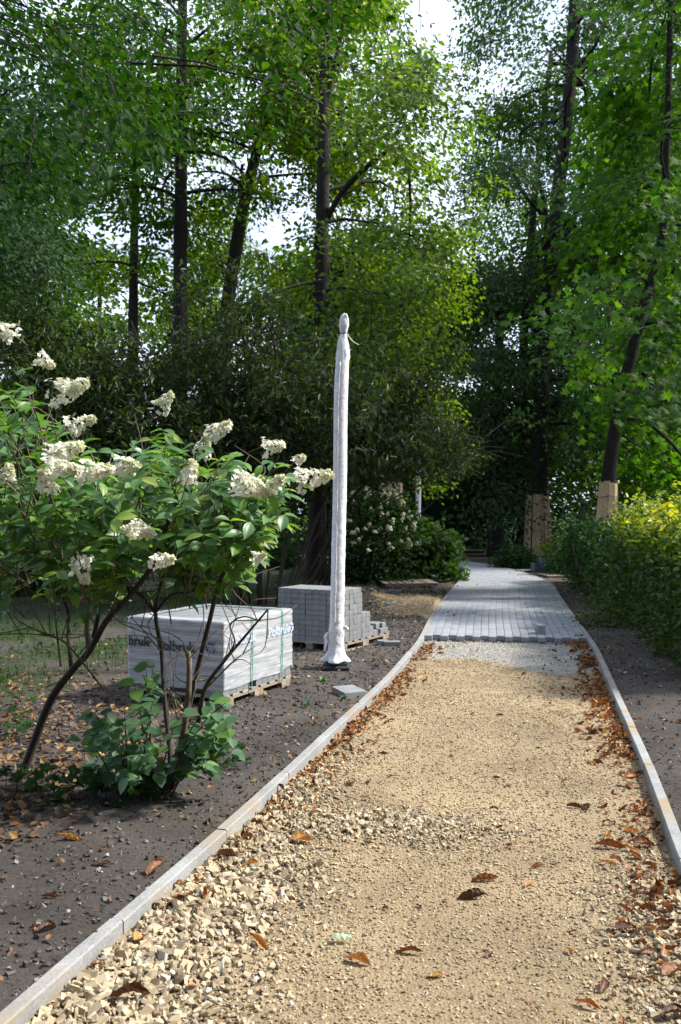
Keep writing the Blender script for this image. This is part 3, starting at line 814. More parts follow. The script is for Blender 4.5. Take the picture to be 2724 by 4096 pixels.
# ---- wrapped lamp posts
def wrapped_post(loc, lean, label, seed=0, hgt=3.60, detail=True):
    r = np.random.default_rng(seed)
    root = empty('wrapped_post', loc); tag(root, label, 'post', 'posts wrapped in white fleece')
    zz = np.concatenate([[.095, .10, .115, .13], np.linspace(.16, .45, 12), np.linspace(.47, 3.3, 90), np.linspace(3.33, 3.62, 18)]) * hgt / 3.60
    prof = np.interp(zz * 3.60 / hgt, [.095, .10, .12, .15, .20, .26, .40, .435, .455, .6, 1.5, 2.5, 3.0, 3.2, 3.34, 3.42, 3.45, 3.50, 3.56, 3.60, 3.62],
                     [.105, .125, .120, .100, .086, .078, .080, .083, .074, .0715, .0695, .070, .070, .064, .050, .0285, .038, .048, .044, .032, .006])
    na = 40; th = np.arange(na) / na * 2 * PI
    V = []
    for z, rr in zip(zz, prof):
        n1 = vnoise(np.cos(th) * 3 + 9, np.sin(th) * 3 + z * 9, 1.0, seed + 3, 3) - .5
        amp = .007 if z > 1.2 else .011
        if z > 3.15: amp = .06
        if z < .2: amp = .035
        tw = .0018 * np.sin(z * 55 + th * 2) * (z < 1.6)
        flare = 1 + (.22 * np.cos(th * 4 + .6) if z < .15 else 0)
        rad = rr * (flare + n1 * amp / .07 * .8) + tw
        bx = -.012 * math.exp(-((z - 2.7) / .5) ** 2)
        V.append(np.stack([lean[0] * z / hgt + bx + rad * np.cos(th), lean[1] * z / hgt + rad * np.sin(th), np.full(na, z)], -1))
    V = np.concatenate(V); m = len(zz)
    i = np.arange(m - 1)[:, None] * na + np.arange(na)[None, :]; i2 = np.arange(m - 1)[:, None] * na + (np.arange(na)[None, :] + 1) % na
    F = np.stack([i, i2, i2 + na, i + na], -1).reshape(-1, 4)
    obj('fleece_wrap', raw_mesh('fleece_wrap', V, F, M['fabric'], True), root)
    # footing: slab with rounded corners and base plate
    mb = MB().box((0, 0, .015), (.27, .24, .11), None, .02); mb.build('footing', M['black'], root)
    mb = MB().box((0, 0, .082), (.215, .19, .018), None, .004); mb.build('base_plate', M['darkplastic'], root)
    for sx in (-1, 1):
        for sy in (-1, 1):
            mb = MB().tube([(sx * .085, sy * .072, .09), (sx * .085, sy * .072, .112)], .011, 6); mb.build('anchor_bolt', M['black'], root)
    # long seam on the camera side
    z = np.linspace(.47, 3.12, 70) * hgt / 3.6; a = -PI / 2 - .32 + .05 * np.sin(z * 2.2) + .035 * np.sin(z * 23 + 1) * (z < 1.8)
    rr = np.interp(z, zz, prof) + .0035
    pts = np.stack([lean[0] * z / hgt - .012 * np.exp(-((z - 2.7) / .5) ** 2) + rr * np.cos(a), lean[1] * z / hgt + rr * np.sin(a), z], -1)
    MB().tube(pts, .0065, 6).build('seam', M['fabric'], root, True)
    zt = 3.42 * hgt / 3.6; th2 = np.linspace(0, 2 * PI, 22)
    c0 = np.array([lean[0] * zt / hgt, lean[1] * zt / hgt, zt])
    MB().tube(np.stack([c0[0] + .031 * np.cos(th2), c0[1] + .031 * np.sin(th2), zt + .004 * np.sin(th2)], -1), .0055, 6).build('tie', M['tie'], root, True)
    if detail:
        pts = smooth_poly([c0 + (.02, -.03, .012), c0 + (.06, -.05, -.05), c0 + (.10, -.05, -.095), c0 + (.155, -.04, -.125)], 5)
        MB().tube(pts, .004, 6).build('loose_cord', M['cord'], root, True)
        # loop of gathered cloth above the tie
        pts = smooth_poly([c0 + (-.02, -.02, .02), c0 + (-.025, -.035, .09), c0 + (-.012, -.04, .16), c0 + (.018, -.03, .185), c0 + (.034, -.03, .13), c0 + (.03, -.035, .06), c0 + (.012, -.04, .02)], 5)
        MB().tube(pts, np.interp(np.arange(len(pts)), [0, len(pts) / 2, len(pts)], [.01, .015, .01]), 8).build('cloth_knot', M['fabric'], root, True)
        # torn strips at the foot sleeve, paper tag half way up
        def strip(name, pts, wid, ax):
            pts = smooth_poly(pts, 4); n = len(pts); V = []
            for k, p_ in enumerate(pts):
                ww = wid * (1 - .35 * k / n) * (1 + .25 * math.sin(k * 1.9)); V += [p_ - np.array(ax) * ww / 2, p_ + np.array((.0, -.004, 0)), p_ + np.array(ax) * ww / 2]
            F = [[3 * k + j, 3 * k + j + 1, 3 * k + j + 4, 3 * k + j + 3] for k in range(n - 1) for j in (0, 1)]
            o = obj(name, raw_mesh(name, V, F, M['fabric'], True), root); md = o.modifiers.new('t', 'SOLIDIFY'); md.thickness = .0025
        strip('torn_strip', [(-.075, -.03, .40), (-.10, -.045, .36), (-.095, -.05, .30), (-.105, -.05, .24), (-.11, -.04, .205)], .045, (.8, -.2, .3))
        strip('torn_strip', [(.07, -.03, .44), (.105, -.04, .445), (.13, -.04, .42)], .05, (.1, 0, 1))
        strip('tag_label', [(-.07, -.02, 1.93), (-.10, -.03, 1.92), (-.125, -.03, 1.90)], .03, (.2, 0, 1))
    return root
wrapped_post((-.05, 9.2, .02), (.085, .02), 'tall post wrapped in white fleece on a black footing in front of the block stack', 1, 3.60, True)
wrapped_post((2.12, 24.95, .03), (.03, 0), 'far white wrapped post half hidden by the white flowering shrub', 2, 3.45, False)

# ---- slatted boards lying on the soil, left of the paving
def slat_pallet(loc, rz, n, wid, dep, label, mat='oldboard', wide_last=True, z=.05):
    root = empty('slatted_pallet', loc, rz); tag(root, label, 'pallet')
    x = -wid / 2
    ws_ = [.105, .105, .105, .105] + [.25, .25] if wide_last else [wid / n - .02] * n
    gap = (wid - sum(ws_)) / (len(ws_) - 1)
    for ww in ws_:
        mb = MB().box((0, 0, 0), (ww, dep, .022), None, .002)
        o = mb.build('slat', M[mat], root, loc=(x + ww / 2, 0, z)); o.rotation_euler = (0, random.gauss(0, .015), random.gauss(0, .01)); x += ww + gap
    for y in (-dep / 2 + .06, 0, dep / 2 - .06):
        MB().box((0, y, z - .035), (wid * .96, .08, .045)).build('cross_beam', M[mat], root)
    return root
slat_pallet((1.42, 19.6, .085), .12, 6, 1.15, 1.3, 'weathered slatted board platform lying flat on soil left of the paved path')
slat_pallet((5.35, 22.4, .03), .1, 6, .75, .9, 'short slatted boards lying by the right kerb below the blue grey crates', wide_last=False)
slat_pallet((4.98, 24.2, .03), .2, 4, .5, .5, 'small board scrap between the right kerb and the blue grey crates', wide_last=False)
# blue grey crates at the right
def crate_box(loc, rz, dims, label):
    root = empty('plastic_crate', loc, rz); tag(root, label, 'crate', 'blue grey crates by the hedge')
    X, Y, Z = dims
    for nm, c, s_ in (('side_wall', (0, -Y / 2, Z / 2), (X, .012, Z)), ('side_wall', (0, Y / 2, Z / 2), (X, .012, Z)), ('end_wall', (-X / 2, 0, Z / 2), (.012, Y - .026, Z)), ('end_wall', (X / 2, 0, Z / 2), (.012, Y - .026, Z)), ('crate_floor', (0, 0, .012), (X - .026, Y - .026, .012))):
        MB().box(c, s_).build(nm, M['crate'], root)
    for zz in (Z * .98, Z * .45):
        MB().box((0, -Y / 2 - .012, zz), (X + .02, .012, .03)).build('rim', M['crate'], root)
    for xx in (-X * .48, 0, X * .48):
        MB().box((xx, -Y / 2 - .011, Z * .5), (.025, .009, Z * .86)).build('stiffener', M['crate'], root)
crate_box((5.20, 23.9, .05), .08, (.30, .38, .24), 'lower blue grey crate nearest the path')
crate_box((5.44, 24.05, .05), .05, (.30, .38, .34), 'tall blue grey crate in the middle of the group of three')
crate_box((5.80, 24.0, .05), .02, (.36, .38, .31), 'wide blue grey crate half under the dark shrub')

# ---- wooden planks tied round trunks
def plank_guard(loc, r0, r1, h, n, label, lean=(0, 0)):
    root = empty('trunk_guard', loc); tag(root, label, 'trunk guard', 'plank guards tied round trunks')
    for k in range(n):
        a = 2 * PI * k / n + random.uniform(-.05, .05)
        h_ = h * random.uniform(.965, 1.0)
        wd = 2 * PI * r0 / n * random.uniform(.72, .98); t = .022
        er = np.array([math.cos(a), math.sin(a), 0]); et = np.array([-math.sin(a), math.cos(a), 0])
        tw = random.uniform(-.02, .02); V = []
        for (z, rr) in ((0, r0), (h_ * .5, (r0 + r1) / 2 + random.uniform(-.006, .01)), (h_, r1)):
            w_ = min(wd, 2 * PI * rr / n * 1.02)
            c = er * (rr + (k % 2) * .016) + np.array((lean[0] * z / h, lean[1] * z / h, z)) + et * tw * z / h
            V += [c - et * w_ / 2, c + et * w_ / 2, c + et * w_ / 2 - er * t, c - et * w_ / 2 - er * t]
        F = [[3, 2, 1, 0], [8, 9, 10, 11]] + [[q + i, q + (i + 1) % 4, q + 4 + (i + 1) % 4, q + 4 + i] for q in (0, 4) for i in range(4)]
        obj('plank', raw_mesh('plank', V, F, M['board']), root)
    for z in (.45 * h, .86 * h):
        th = np.linspace(0, 2 * PI, 40); rr = r0 + (r1 - r0) * z / h + .03
        MB().tube(np.stack([lean[0] * z / h + rr * np.cos(th), lean[1] * z / h + rr * np.sin(th), z + .01 * np.sin(th * 3)], -1), .005, 5).build('wire', M['iron'], root)
    return root
plank_guard((6.50, 30, 0), .45, .35, 2.22, 18, 'tall flaring guard of upright planks around the big trunk at the bend')
plank_guard((4.80, 16.6, 0), .25, .155, 2.22, 9, 'narrow leaning guard of upright planks on the slim trunk behind the right hedge', (.09, 0))
plank_guard((1.42, 25.6, 0), .34, .31, 2.5, 12, 'plank guard mostly hidden behind the white flowering shrub')

# ---- iron fence far right
fr = empty('iron_fence', (7.15, 26.8, 0)); tag(fr, 'dark iron park fence with ball topped posts behind the right hedge', 'fence')
fd = np.array([.965, -.26, 0]); barm = raw_mesh('bar', *tube_geo([(0, 0, .12), (0, 0, 1.62)], .012, 4), mat=M['iron'])
for k in range(64): 
    if k % 11: obj('bar', barm, fr, fd * k * .125)
pm = MB().box((0, 0, .9), (.11, .11, 1.8)); 
thv = np.linspace(0, PI, 6); pm.tube([(0, 0, 1.80 + .14 * (1 - math.cos(t)) / 2) for t in thv], [.02 + .075 * math.sin(t) for t in thv], 8)
pmm = raw_mesh('fence_post', pm.V, pm.F, M['iron'])
for k in range(0, 64, 11): obj('fence_post', pmm, fr, fd * k * .125)
for z in (.25, 1.52): MB().tube([(0, 0, z), fd * 8 + np.array((0, 0, z))], .02, 4).build('rail', M['iron'], fr)
# dark utility lumps and bench-like board at the far bend
mb = MB().box((0, 0, .05), (.9, .25, .04)); mb.box((0, 0, .20), (.9, .25, .04)); mb.box((-.4, 0, .12), (.06, .2, .12)); mb.box((.4, 0, .12), (.06, .2, .12))
o = mb.build('board_pile', M['oldboard'], None, loc=(4.9, 33.4, .03)); tag(o, 'low pile of boards in deep shade behind the bend of the path', 'boards')
o = MB().box((0, 0, .09), (.16, .1, .18), None, .03).build('plastic_canister', M['darkplastic'], None, loc=(2.05, 20.3, .04)); o.rotation_euler = (0, .3, .4)
tag(o, 'small dark green plastic lump at the shrub foot near the left kerb', 'canister')

# ================================================================== vegetation
LS = (np.array([(0, 0, 0), (.48, .33, .07), (1, 0, -.05), (.48, -.33, .07)]), np.array([(0, 3, 2), (0, 2, 1)]))           # simple folded
LH = (np.array([(0, 0, 0), (.28, .30, .05), (.68, .26, .03), (1, 0, -.10), (.68, -.26, .03), (.28, -.30, .05)]), np.array([(0, 5, 4), (0, 4, 3), (0, 3, 2), (0, 2, 1)]))
LN = (np.array([(0, 0, 0), (.3, .13, .03), (.7, .12, .0), (1, 0, -.12), (.7, -.12, .0), (.3, -.13, .03)]), np.array([(0, 5, 4), (0, 4, 3), (0, 3, 2), (0, 2, 1)]))   # long narrow
def heart():
    o = [(0, 0), (-.04, .18), (.10, .36), (.34, .42), (.62, .32), (.86, .12), (1.0, 0)]
    V = [(x, y, .10 * abs(y) - .12 * x * x) for x, y in o] + [(x, -y, .10 * abs(y) - .12 * x * x) for x, y in o[1:-1]] + [(.45, 0, -.04)]
    ring = [0, 1, 2, 3, 4, 5, 6, 11, 10, 9, 8, 7]; c = len(V) - 1
    return np.array(V), np.array([(c, ring[i], ring[(i + 1) % 12]) for i in range(12)])[:, ::-1]
LHEART = heart()
def maple():
    tips = [(-.05, .50), (.50, .62), (1.0, 0), (.50, -.62), (-.05, -.50)]
    mids = [(.22, .26), (.62, .20), (.62, -.20), (.22, -.26)]
    o = [(0, 0.0)]
    for i in range(5):
        o.append(tips[i])
        if i < 4: o.append(mids[i])
    V = [(x, y, -.10 * (x * x + y * y)) for x, y in o] + [(.3, 0, .03)]
    n = len(o); c = n
    return np.array(V), np.array([(c, (i + 1) % n, i) for i in range(n)])
LM = maple()
def leaf_detail(prof, nseg=6, fold=.12, droop=.25, L=1.0):
    xs = np.linspace(0, 1, nseg + 1); V = []
    for x in xs:
        wv = np.interp(x, [p[0] for p in prof], [p[1] for p in prof])
        z = -droop * x * x
        V += [(x * L, wv, z + fold * wv), (x * L, wv * .5, z + fold * wv * .75), (x * L, 0, z), (x * L, -wv * .5, z + fold * wv * .75), (x * L, -wv, z + fold * wv)]
    F = [[5 * k + j, 5 * (k + 1) + j, 5 * (k + 1) + j + 1, 5 * k + j + 1] for k in range(nseg) for j in range(4)]
    return np.array(V), np.array(F)[:, ::-1]
LHYD = leaf_detail([(0, .01), (.15, .14), (.4, .25), (.65, .23), (.85, .10), (1, .0)], 6, .35, .22)

def leaves(pos, out, size, T, flatness=.55, droop=.35, tint=None, base_n=None):
    n = len(pos)
    nr = (np.array([0, 0, 1.0]) if base_n is None else base_n) + flatness * rng.normal(size=(n, 3))
    fwd = out + .7 * rng.normal(size=(n, 3)) + np.array([0, 0, -droop])
    return scatter(T, pos, frames(nr, fwd), size * rng.uniform(.45, 1.0, n) ** .8 * 1.35, tint)

def tree(name, label, trunk, r0, r1, limbs, mat, leaf, lsize, per, cl=(.42, .42, .14), clear=0.0, holes=(1.5, .40), group=None, seedv=0, cat='tree', nside=6, droop=.35, clip=None, skip_above=None, cleaves=1.0, shape='round', flat=.55, barkm='bark'):
    """trunk: list of world points; limbs=(z_lo, z_hi, count, length, tips)"""
    r = np.random.default_rng(seedv + 100)
    base = np.array(trunk[0], float); tp = smooth_poly(trunk, 6) - base
    root = empty(name, base); tag(root, label, cat, group)
    rad = np.interp(np.linspace(0, 1, len(tp)), [0, .03, .08, 1], [r0 * 1.35, r0 * 1.1, r0, r1])
    V, F = tube_geo(tp, rad, 14)
    V = np.array(V); a = np.arange(len(V)); V[:, :2] += ((vnoise(a % 14 * 1.0, V[:, 2] * 3, 1.1, 3, 2) - .5) * r0 * .22)[:, None]
    obj('trunk', raw_mesh('trunk', V, F, M[barkm], True), root)
    zlo, zhi, cnt, length, tips = limbs
    br, cpos, cdir = [], [], []
    az = r.uniform(0, 6)
    for k in range(cnt):
        f = (k + r.uniform(0, 1)) / cnt; z = zlo + (zhi - zlo) * f
        z = min(z, tp[-1, 2] - .2)
        p0 = np.array([np.interp(z, tp[:, 2], tp[:, j]) for j in range(3)])
        az += 2.4 + r.uniform(-.5, .5)
        if shape == 'round': pf = math.sin(PI * min(.97, .18 + .80 * f)) ** .6
        elif shape == 'cone': pf = 1.05 - .8 * f
        else: pf = 1.0
        L = length * pf * r.uniform(.8, 1.15)
        up = L * r.uniform(.15, .55) * (1 if f > .3 else .4); dr = L * droop * (1.25 - .7 * f)
        t = np.linspace(0, 1, 7)[:, None]; d = np.array([math.cos(az), math.sin(az), 0.0])
        side = np.array([-d[1], d[0], 0])
        pts = p0 + d * L * t + np.array([0, 0, 1]) * (up * t * 1.6 - (dr + .3 * up) * t ** 2) + side * L * .12 * np.sin(t * 4 + k)
        rr = np.interp(z, [0, max(tp[-1, 2], 1)], [r0, r1]) * .42
        br.append((pts, np.linspace(max(rr * .8, .016), .006, 7)))
        for q in range(tips):
            tf = r.uniform(.12, 1.0); i0 = tf * 6; a0 = int(i0); a1 = min(a0 + 1, 6)
            ps_ = pts[a0] * (1 - (i0 - a0)) + pts[a1] * (i0 - a0)
            ang = az + r.choice([-1, 1]) * r.uniform(.3, 1.2); sl_ = length * .34 * (1.15 - .6 * tf) * r.uniform(.6, 1.2) + .15
            dd = np.array([math.cos(ang), math.sin(ang), r.uniform(-.65, .55)])
            tt_ = np.linspace(0, 1, 4)[:, None]
            sp = ps_ + dd * sl_ * tt_ + np.array([0, 0, -1]) * sl_ * .30 * tt_ ** 2
            br.append((sp, np.array([.010, .008, .006, .003]) * (1 + r0)))
            for ww in (.35, .7, 1.0):
                cpos.append(sp[0] * (1 - ww) + sp[-1] * ww + np.array([0, 0, .0])); cdir.append(dd)
    cpos = np.array(cpos); cdir = np.array(cdir)
    wp = cpos + base
    k = np.ones(len(cpos), bool)
    if clip is not None: k = clip(wp)
    if skip_above is not None: k &= wp[:, 2] < skip_above
    gate = vnoise(cpos[:, 0] + cpos[:, 1] * .6 + seedv * 3.7, cpos[:, 2], holes[0], seedv + 5, 2) > holes[1]
    k &= gate
    if clear:
        tx = np.interp(cpos[:, 2], tp[:, 2], tp[:, 0]) - cpos[:, 0]
        px = tx + base[0] * (0 if base[1] == 0 else 0) - 0.0
        scx = (wp[:, 0] / wp[:, 1] - (np.interp(cpos[:, 2], tp[:, 2], tp[:, 0]) + base[0]) / base[1]) * base[1]
        k &= ~((np.abs(scx) < clear) & (cpos[:, 1] < 0) & (r.random(len(cpos)) < .85))
    cpos, cdir = cpos[k], cdir[k]
    br2 = []
    for pts, rr in br:
        if skip_above is not None and pts[-1][2] + base[2] > skip_above + 1: continue
        if clip is not None and not clip(np.array([pts[-1] + base]))[0]: continue
        br2.append((pts, rr))
    V, F = tubes_np(br2, 5); o = obj('branches', raw_mesh('branches', V, F, M[barkm], True), root); o['kind'] = 'stuff'
    n = len(cpos) * per
    idx = np.repeat(np.arange(len(cpos)), per)
    g = np.clip(r.normal(size=(n, 3)), -2, 2)
    h = np.hypot(g[:, 0], g[:, 1])
    pos = cpos[idx] + g * np.array(cl) - np.array([0, 0, 1])[None] * (h[:, None] ** 2) * cl[0] * .12
    out = cdir[idx] * .6; out[:, :2] += g[:, :2] * .8
    tint = np.clip(r.random(n) * .75 + (r.random(len(cpos)) * .25)[idx], 0, 1)
    cx_ = np.stack([np.interp(cpos[:, 2], tp[:, 2], tp[:, 0]), np.interp(cpos[:, 2], tp[:, 2], tp[:, 1]), cpos[:, 2] * 0], -1)
    hn = cpos * np.array([1, 1, 0]) - cx_; hn /= np.linalg.norm(hn, axis=1, keepdims=True) + .3
    bn = hn * .75 + r.normal(size=hn.shape) * .28 + np.array([0, 0, .75]); bn /= np.linalg.norm(bn, axis=1, keepdims=True)
    V, F, t = leaves(pos, out, np.full(n, lsize), leaf, flat * .62, .9, tint, bn[idx])
    o = obj('crown', raw_mesh('crown', V, F, M[mat], False, t), root); o['kind'] = 'stuff'
    return root

OPEN = [(215, 528, 85, 42), (560, 368, 40, 26), (655, 388, 52, 32), (150, 680, 34, 30), (985, 20, 95, 95), (1030, 200, 38, 34), (1240, 430, 30, 26), (470, 600, 26, 20), (1545, 50, 42, 38), (1050, 880, 34, 50), (1095, 1015, 44, 22), (330, 460, 22, 18), (980, 650, 24, 20), (880, 480, 24, 18), (1340, 640, 20, 18), (540, 20, 40, 22)]
def inview(margin=1.0):
    def f(p):
        d = np.maximum(p[:, 1], .1)
        fx = 1362 + p[:, 0] / d * FOC; fy = 2048 - (p[:, 2] - EYE) / d * FOC
        m = margin / d * FOC
        k = (fx > -m) & (fx < 2724 + m) & (fy > -m) & (p[:, 1] > 0)
        if margin < 1.55:          # openings between the crowns
            for cx, cy_, rx, ry in OPEN: k &= ((fx / 1.7372 - cx) / rx) ** 2 + ((fy / 1.7372 - cy_) / ry) ** 2 > 1
        return k
    return f
def outl(ymin, xmin=None, xmax=None, margin=1.0, ymax=None):
    iv = inview(margin)
    def f(p):
        d = np.maximum(p[:, 1], .1); X = (1362 + p[:, 0] / d * FOC) / 1.7372; Y = (2048 - (p[:, 2] - EYE) / d * FOC) / 1.7372
        k = iv(p)
        if xmin: k &= X > np.interp(Y, ymin, xmin)
        if xmax: k &= X < np.interp(Y, ymin, xmax)
        if ymax: k &= Y < np.interp(X, ymax[0], ymax[1])
        return k
    return f
def either(*fs):
    return lambda p: np.any([f(p) for f in fs], axis=0)

# --- the lime in the middle, straight dark trunk
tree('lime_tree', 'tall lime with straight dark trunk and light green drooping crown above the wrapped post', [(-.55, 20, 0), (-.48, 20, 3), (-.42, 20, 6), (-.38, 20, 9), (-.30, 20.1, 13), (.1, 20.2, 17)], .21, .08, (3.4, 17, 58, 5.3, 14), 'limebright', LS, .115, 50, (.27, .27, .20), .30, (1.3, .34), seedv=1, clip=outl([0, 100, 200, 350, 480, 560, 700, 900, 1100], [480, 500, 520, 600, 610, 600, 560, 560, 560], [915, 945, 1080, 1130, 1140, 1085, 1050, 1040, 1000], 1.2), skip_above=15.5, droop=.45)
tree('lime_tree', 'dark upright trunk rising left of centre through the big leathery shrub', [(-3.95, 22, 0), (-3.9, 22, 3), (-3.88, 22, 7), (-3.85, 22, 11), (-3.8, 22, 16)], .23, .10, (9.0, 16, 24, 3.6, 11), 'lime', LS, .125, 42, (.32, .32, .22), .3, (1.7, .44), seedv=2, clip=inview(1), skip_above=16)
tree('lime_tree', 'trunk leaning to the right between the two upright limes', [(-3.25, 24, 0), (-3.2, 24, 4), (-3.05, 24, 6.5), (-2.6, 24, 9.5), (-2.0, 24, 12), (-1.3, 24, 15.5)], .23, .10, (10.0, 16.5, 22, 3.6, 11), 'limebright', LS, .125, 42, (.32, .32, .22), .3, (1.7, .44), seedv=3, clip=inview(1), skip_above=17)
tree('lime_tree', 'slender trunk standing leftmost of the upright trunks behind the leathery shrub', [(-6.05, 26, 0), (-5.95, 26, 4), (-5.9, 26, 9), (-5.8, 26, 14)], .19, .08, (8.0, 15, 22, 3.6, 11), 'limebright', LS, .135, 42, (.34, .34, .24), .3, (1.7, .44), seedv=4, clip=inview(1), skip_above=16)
# --- the big one at the bend with plank guard
o5 = outl([0, 60, 150, 350, 500, 900, 1300], [1085, 1050, 985, 1060, 1070, 1060, 1060])
tree('lime_tree', 'massive lime with thick trunk rising out of the tall plank guard at the bend', [(6.50, 30, 0), (6.55, 30, 3), (6.65, 30, 6), (6.85, 30, 9), (7.15, 30, 12), (7.5, 30, 15), (7.75, 30, 19), (7.8, 30, 23)], .29, .17, (4.2, 23, 60, 6.0, 13), 'limedark', LS, .14, 48, (.40, .40, .26), .95, (1.6, .36), seedv=5, clip=o5, skip_above=20.5, droop=.5)
tree('lime_tree', 'second trunk just left of and behind the planked giant lime', [(6.9, 34.5, 0), (6.9, 34.5, 5), (7.0, 34.5, 9), (7.4, 34.5, 14), (8.0, 34.5, 19)], .22, .09, (3, 19, 28, 4.6, 9), 'lime', LS, .13, 34, (.6, .6, .3), seedv=6, clip=o5, skip_above=20)
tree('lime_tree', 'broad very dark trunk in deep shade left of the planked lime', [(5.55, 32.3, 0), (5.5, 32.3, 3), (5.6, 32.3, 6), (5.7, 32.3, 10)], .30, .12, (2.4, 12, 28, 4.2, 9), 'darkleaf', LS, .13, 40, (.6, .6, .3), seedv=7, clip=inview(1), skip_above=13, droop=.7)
# --- maple on the right
om = outl([0, 100, 300, 450, 560, 640, 740, 800, 900, 1000, 1120], [1395, 1400, 1370, 1345, 1330, 1320, 1190, 1320, 1350, 1400, 1450])
tree('maple_tree', 'maple with slim leaning trunk and fresh green lobed leaves at the right', [(4.80, 16.6, 0), (4.89, 16.6, 2.26), (5.10, 16.55, 3.6), (5.40, 16.5, 5.0), (5.62, 16.45, 5.8), (5.80, 16.4, 6.6), (5.88, 16.4, 8.2), (5.98, 16.4, 12)], .135, .05, (3.0, 12, 44, 3.4, 10), 'maple', LM, .13, 22, (.36, .36, .16), .55, seedv=8, clip=om, droop=.35, skip_above=13)
# --- overhanging lime close by, at the upper left
on = outl([0, 200, 300, 420, 600, 900], None, [960, 900, 840, 700, 260, 120], .8, ([0, 150, 330, 420, 640, 760, 860, 960], [560, 440, 350, 345, 385, 330, 330, 230]))
tree('lime_tree', 'near lime whose leafy boughs hang over the top left corner', [(-6.6, 8.2, 0), (-6.5, 8.3, 2), (-6.3, 8.4, 4), (-6.0, 8.5, 6), (-5.6, 8.5, 10)], .20, .08, (3.4, 9.6, 54, 7.2, 22), 'nearlime', LH, .075, 40, (.24, .24, .16), seedv=9, clip=lambda p: on(p) & (p[:, 1] > 5.6), droop=.30, shape='flat')
# --- dark tree at the left edge
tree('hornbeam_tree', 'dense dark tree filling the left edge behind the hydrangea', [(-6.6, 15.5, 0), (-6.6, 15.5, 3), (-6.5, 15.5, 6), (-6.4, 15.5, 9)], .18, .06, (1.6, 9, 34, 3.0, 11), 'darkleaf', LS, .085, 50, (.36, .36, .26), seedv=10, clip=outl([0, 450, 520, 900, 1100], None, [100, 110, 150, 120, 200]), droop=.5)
# --- its trunk is outside the frame, the crown reaches into the upper right corner
tree('maple_tree', 'maple crown reaching into the top right corner, its trunk out of sight', [(8.6, 18.5, 0), (8.5, 18.5, 4), (8.3, 18.3, 8), (8.2, 18.2, 13)], .18, .08, (5.6, 13, 34, 4.0, 9), 'maple', LM, .14, 22, (.42, .42, .18), seedv=11, droop=.35, clip=om)
# --- unseen park trees behind the viewer, crowns thickened to darken sides facing it
for k, (x, y, h, lo, R_, lab) in enumerate(((-3.6, -2.6, 12, 2.6, 4.8, 'unseen park tree left of the path just behind the viewer'), (2.6, -4.6, 13, 2.6, 5.2, 'unseen park tree over the path behind the viewer'), (-9.5, -6, 13, 2, 5.5, 'unseen park tree behind the viewer far to the left'), (-2.5, -12, 14, 2, 6.0, 'tallest unseen park tree well behind the viewer'), (8.5, -5, 13, 2.2, 4.6, 'unseen park tree behind the viewer at the right'))):
    tree('park_tree', lab, [(x, y, 0), (x + .1, y, h * .3), (x - .1, y, h * .6), (x, y, h * .97)], .2, .06, (lo, h, 26, R_, 8), 'darkleaf', LS, .46, 24, (.5, .5, .3), 0.0, (1.5, .22), seedv=60 + k, clip=lambda q: ~inview(1.6)(q) & ((q[:, 1] < -1.2) | (q[:, 2] > 9)), group='unseen park trees around the viewer', droop=.4)
def limb(label_part, pts, r0, r1):
    root = [o for o in bpy.data.objects if o.get('label', '').startswith(label_part)][0]
    w3 = smooth_poly(np.array([P(x * 1.7372, y * 1.7372, d) for x, y, d in pts]) - np.array(root.location), 6)
    MB().tube(w3, np.linspace(r0, r1, len(w3)), 8).build('limb', M['bark'], root, True)
limb('tall lime with straight', [(752, 505, 20), (790, 440, 19.8), (850, 380, 19.5), (905, 342, 19.3), (935, 365, 19.2), (945, 460, 19.2), (942, 560, 19.2)], .07, .02)
limb('tall lime with straight', [(742, 300, 20), (770, 150, 20), (790, 60, 20), (805, -20, 20)], .06, .04)
limb('tall lime with straight', [(735, 650, 20), (690, 655, 19.6), (640, 672, 19.3), (600, 690, 19)], .04, .015)
limb('massive lime', [(1283, 640, 30), (1262, 540, 29.6), (1252, 460, 29.3), (1225, 370, 29)], .13, .05)
limb('massive lime', [(1298, 560, 30), (1330, 480, 29.8), (1370, 420, 29.6)], .12, .06)
limb('maple with slim', [(1408, 985, 16.6), (1440, 965, 16.4), (1490, 975, 16.2), (1535, 1010, 16), (1580, 1060, 16)], .05, .025)
limb('maple with slim', [(1523, 555, 16.45), (1545, 545, 16.3), (1580, 505, 16)], .07, .05)
limb('maple with slim', [(1500, 660, 16.5), (1470, 640, 16.2), (1425, 690, 16), (1395, 740, 15.8), (1400, 790, 15.7)], .035, .012)
limb('maple with slim', [(1485, 745, 16.5), (1520, 740, 16.3), (1575, 750, 16)], .035, .02)
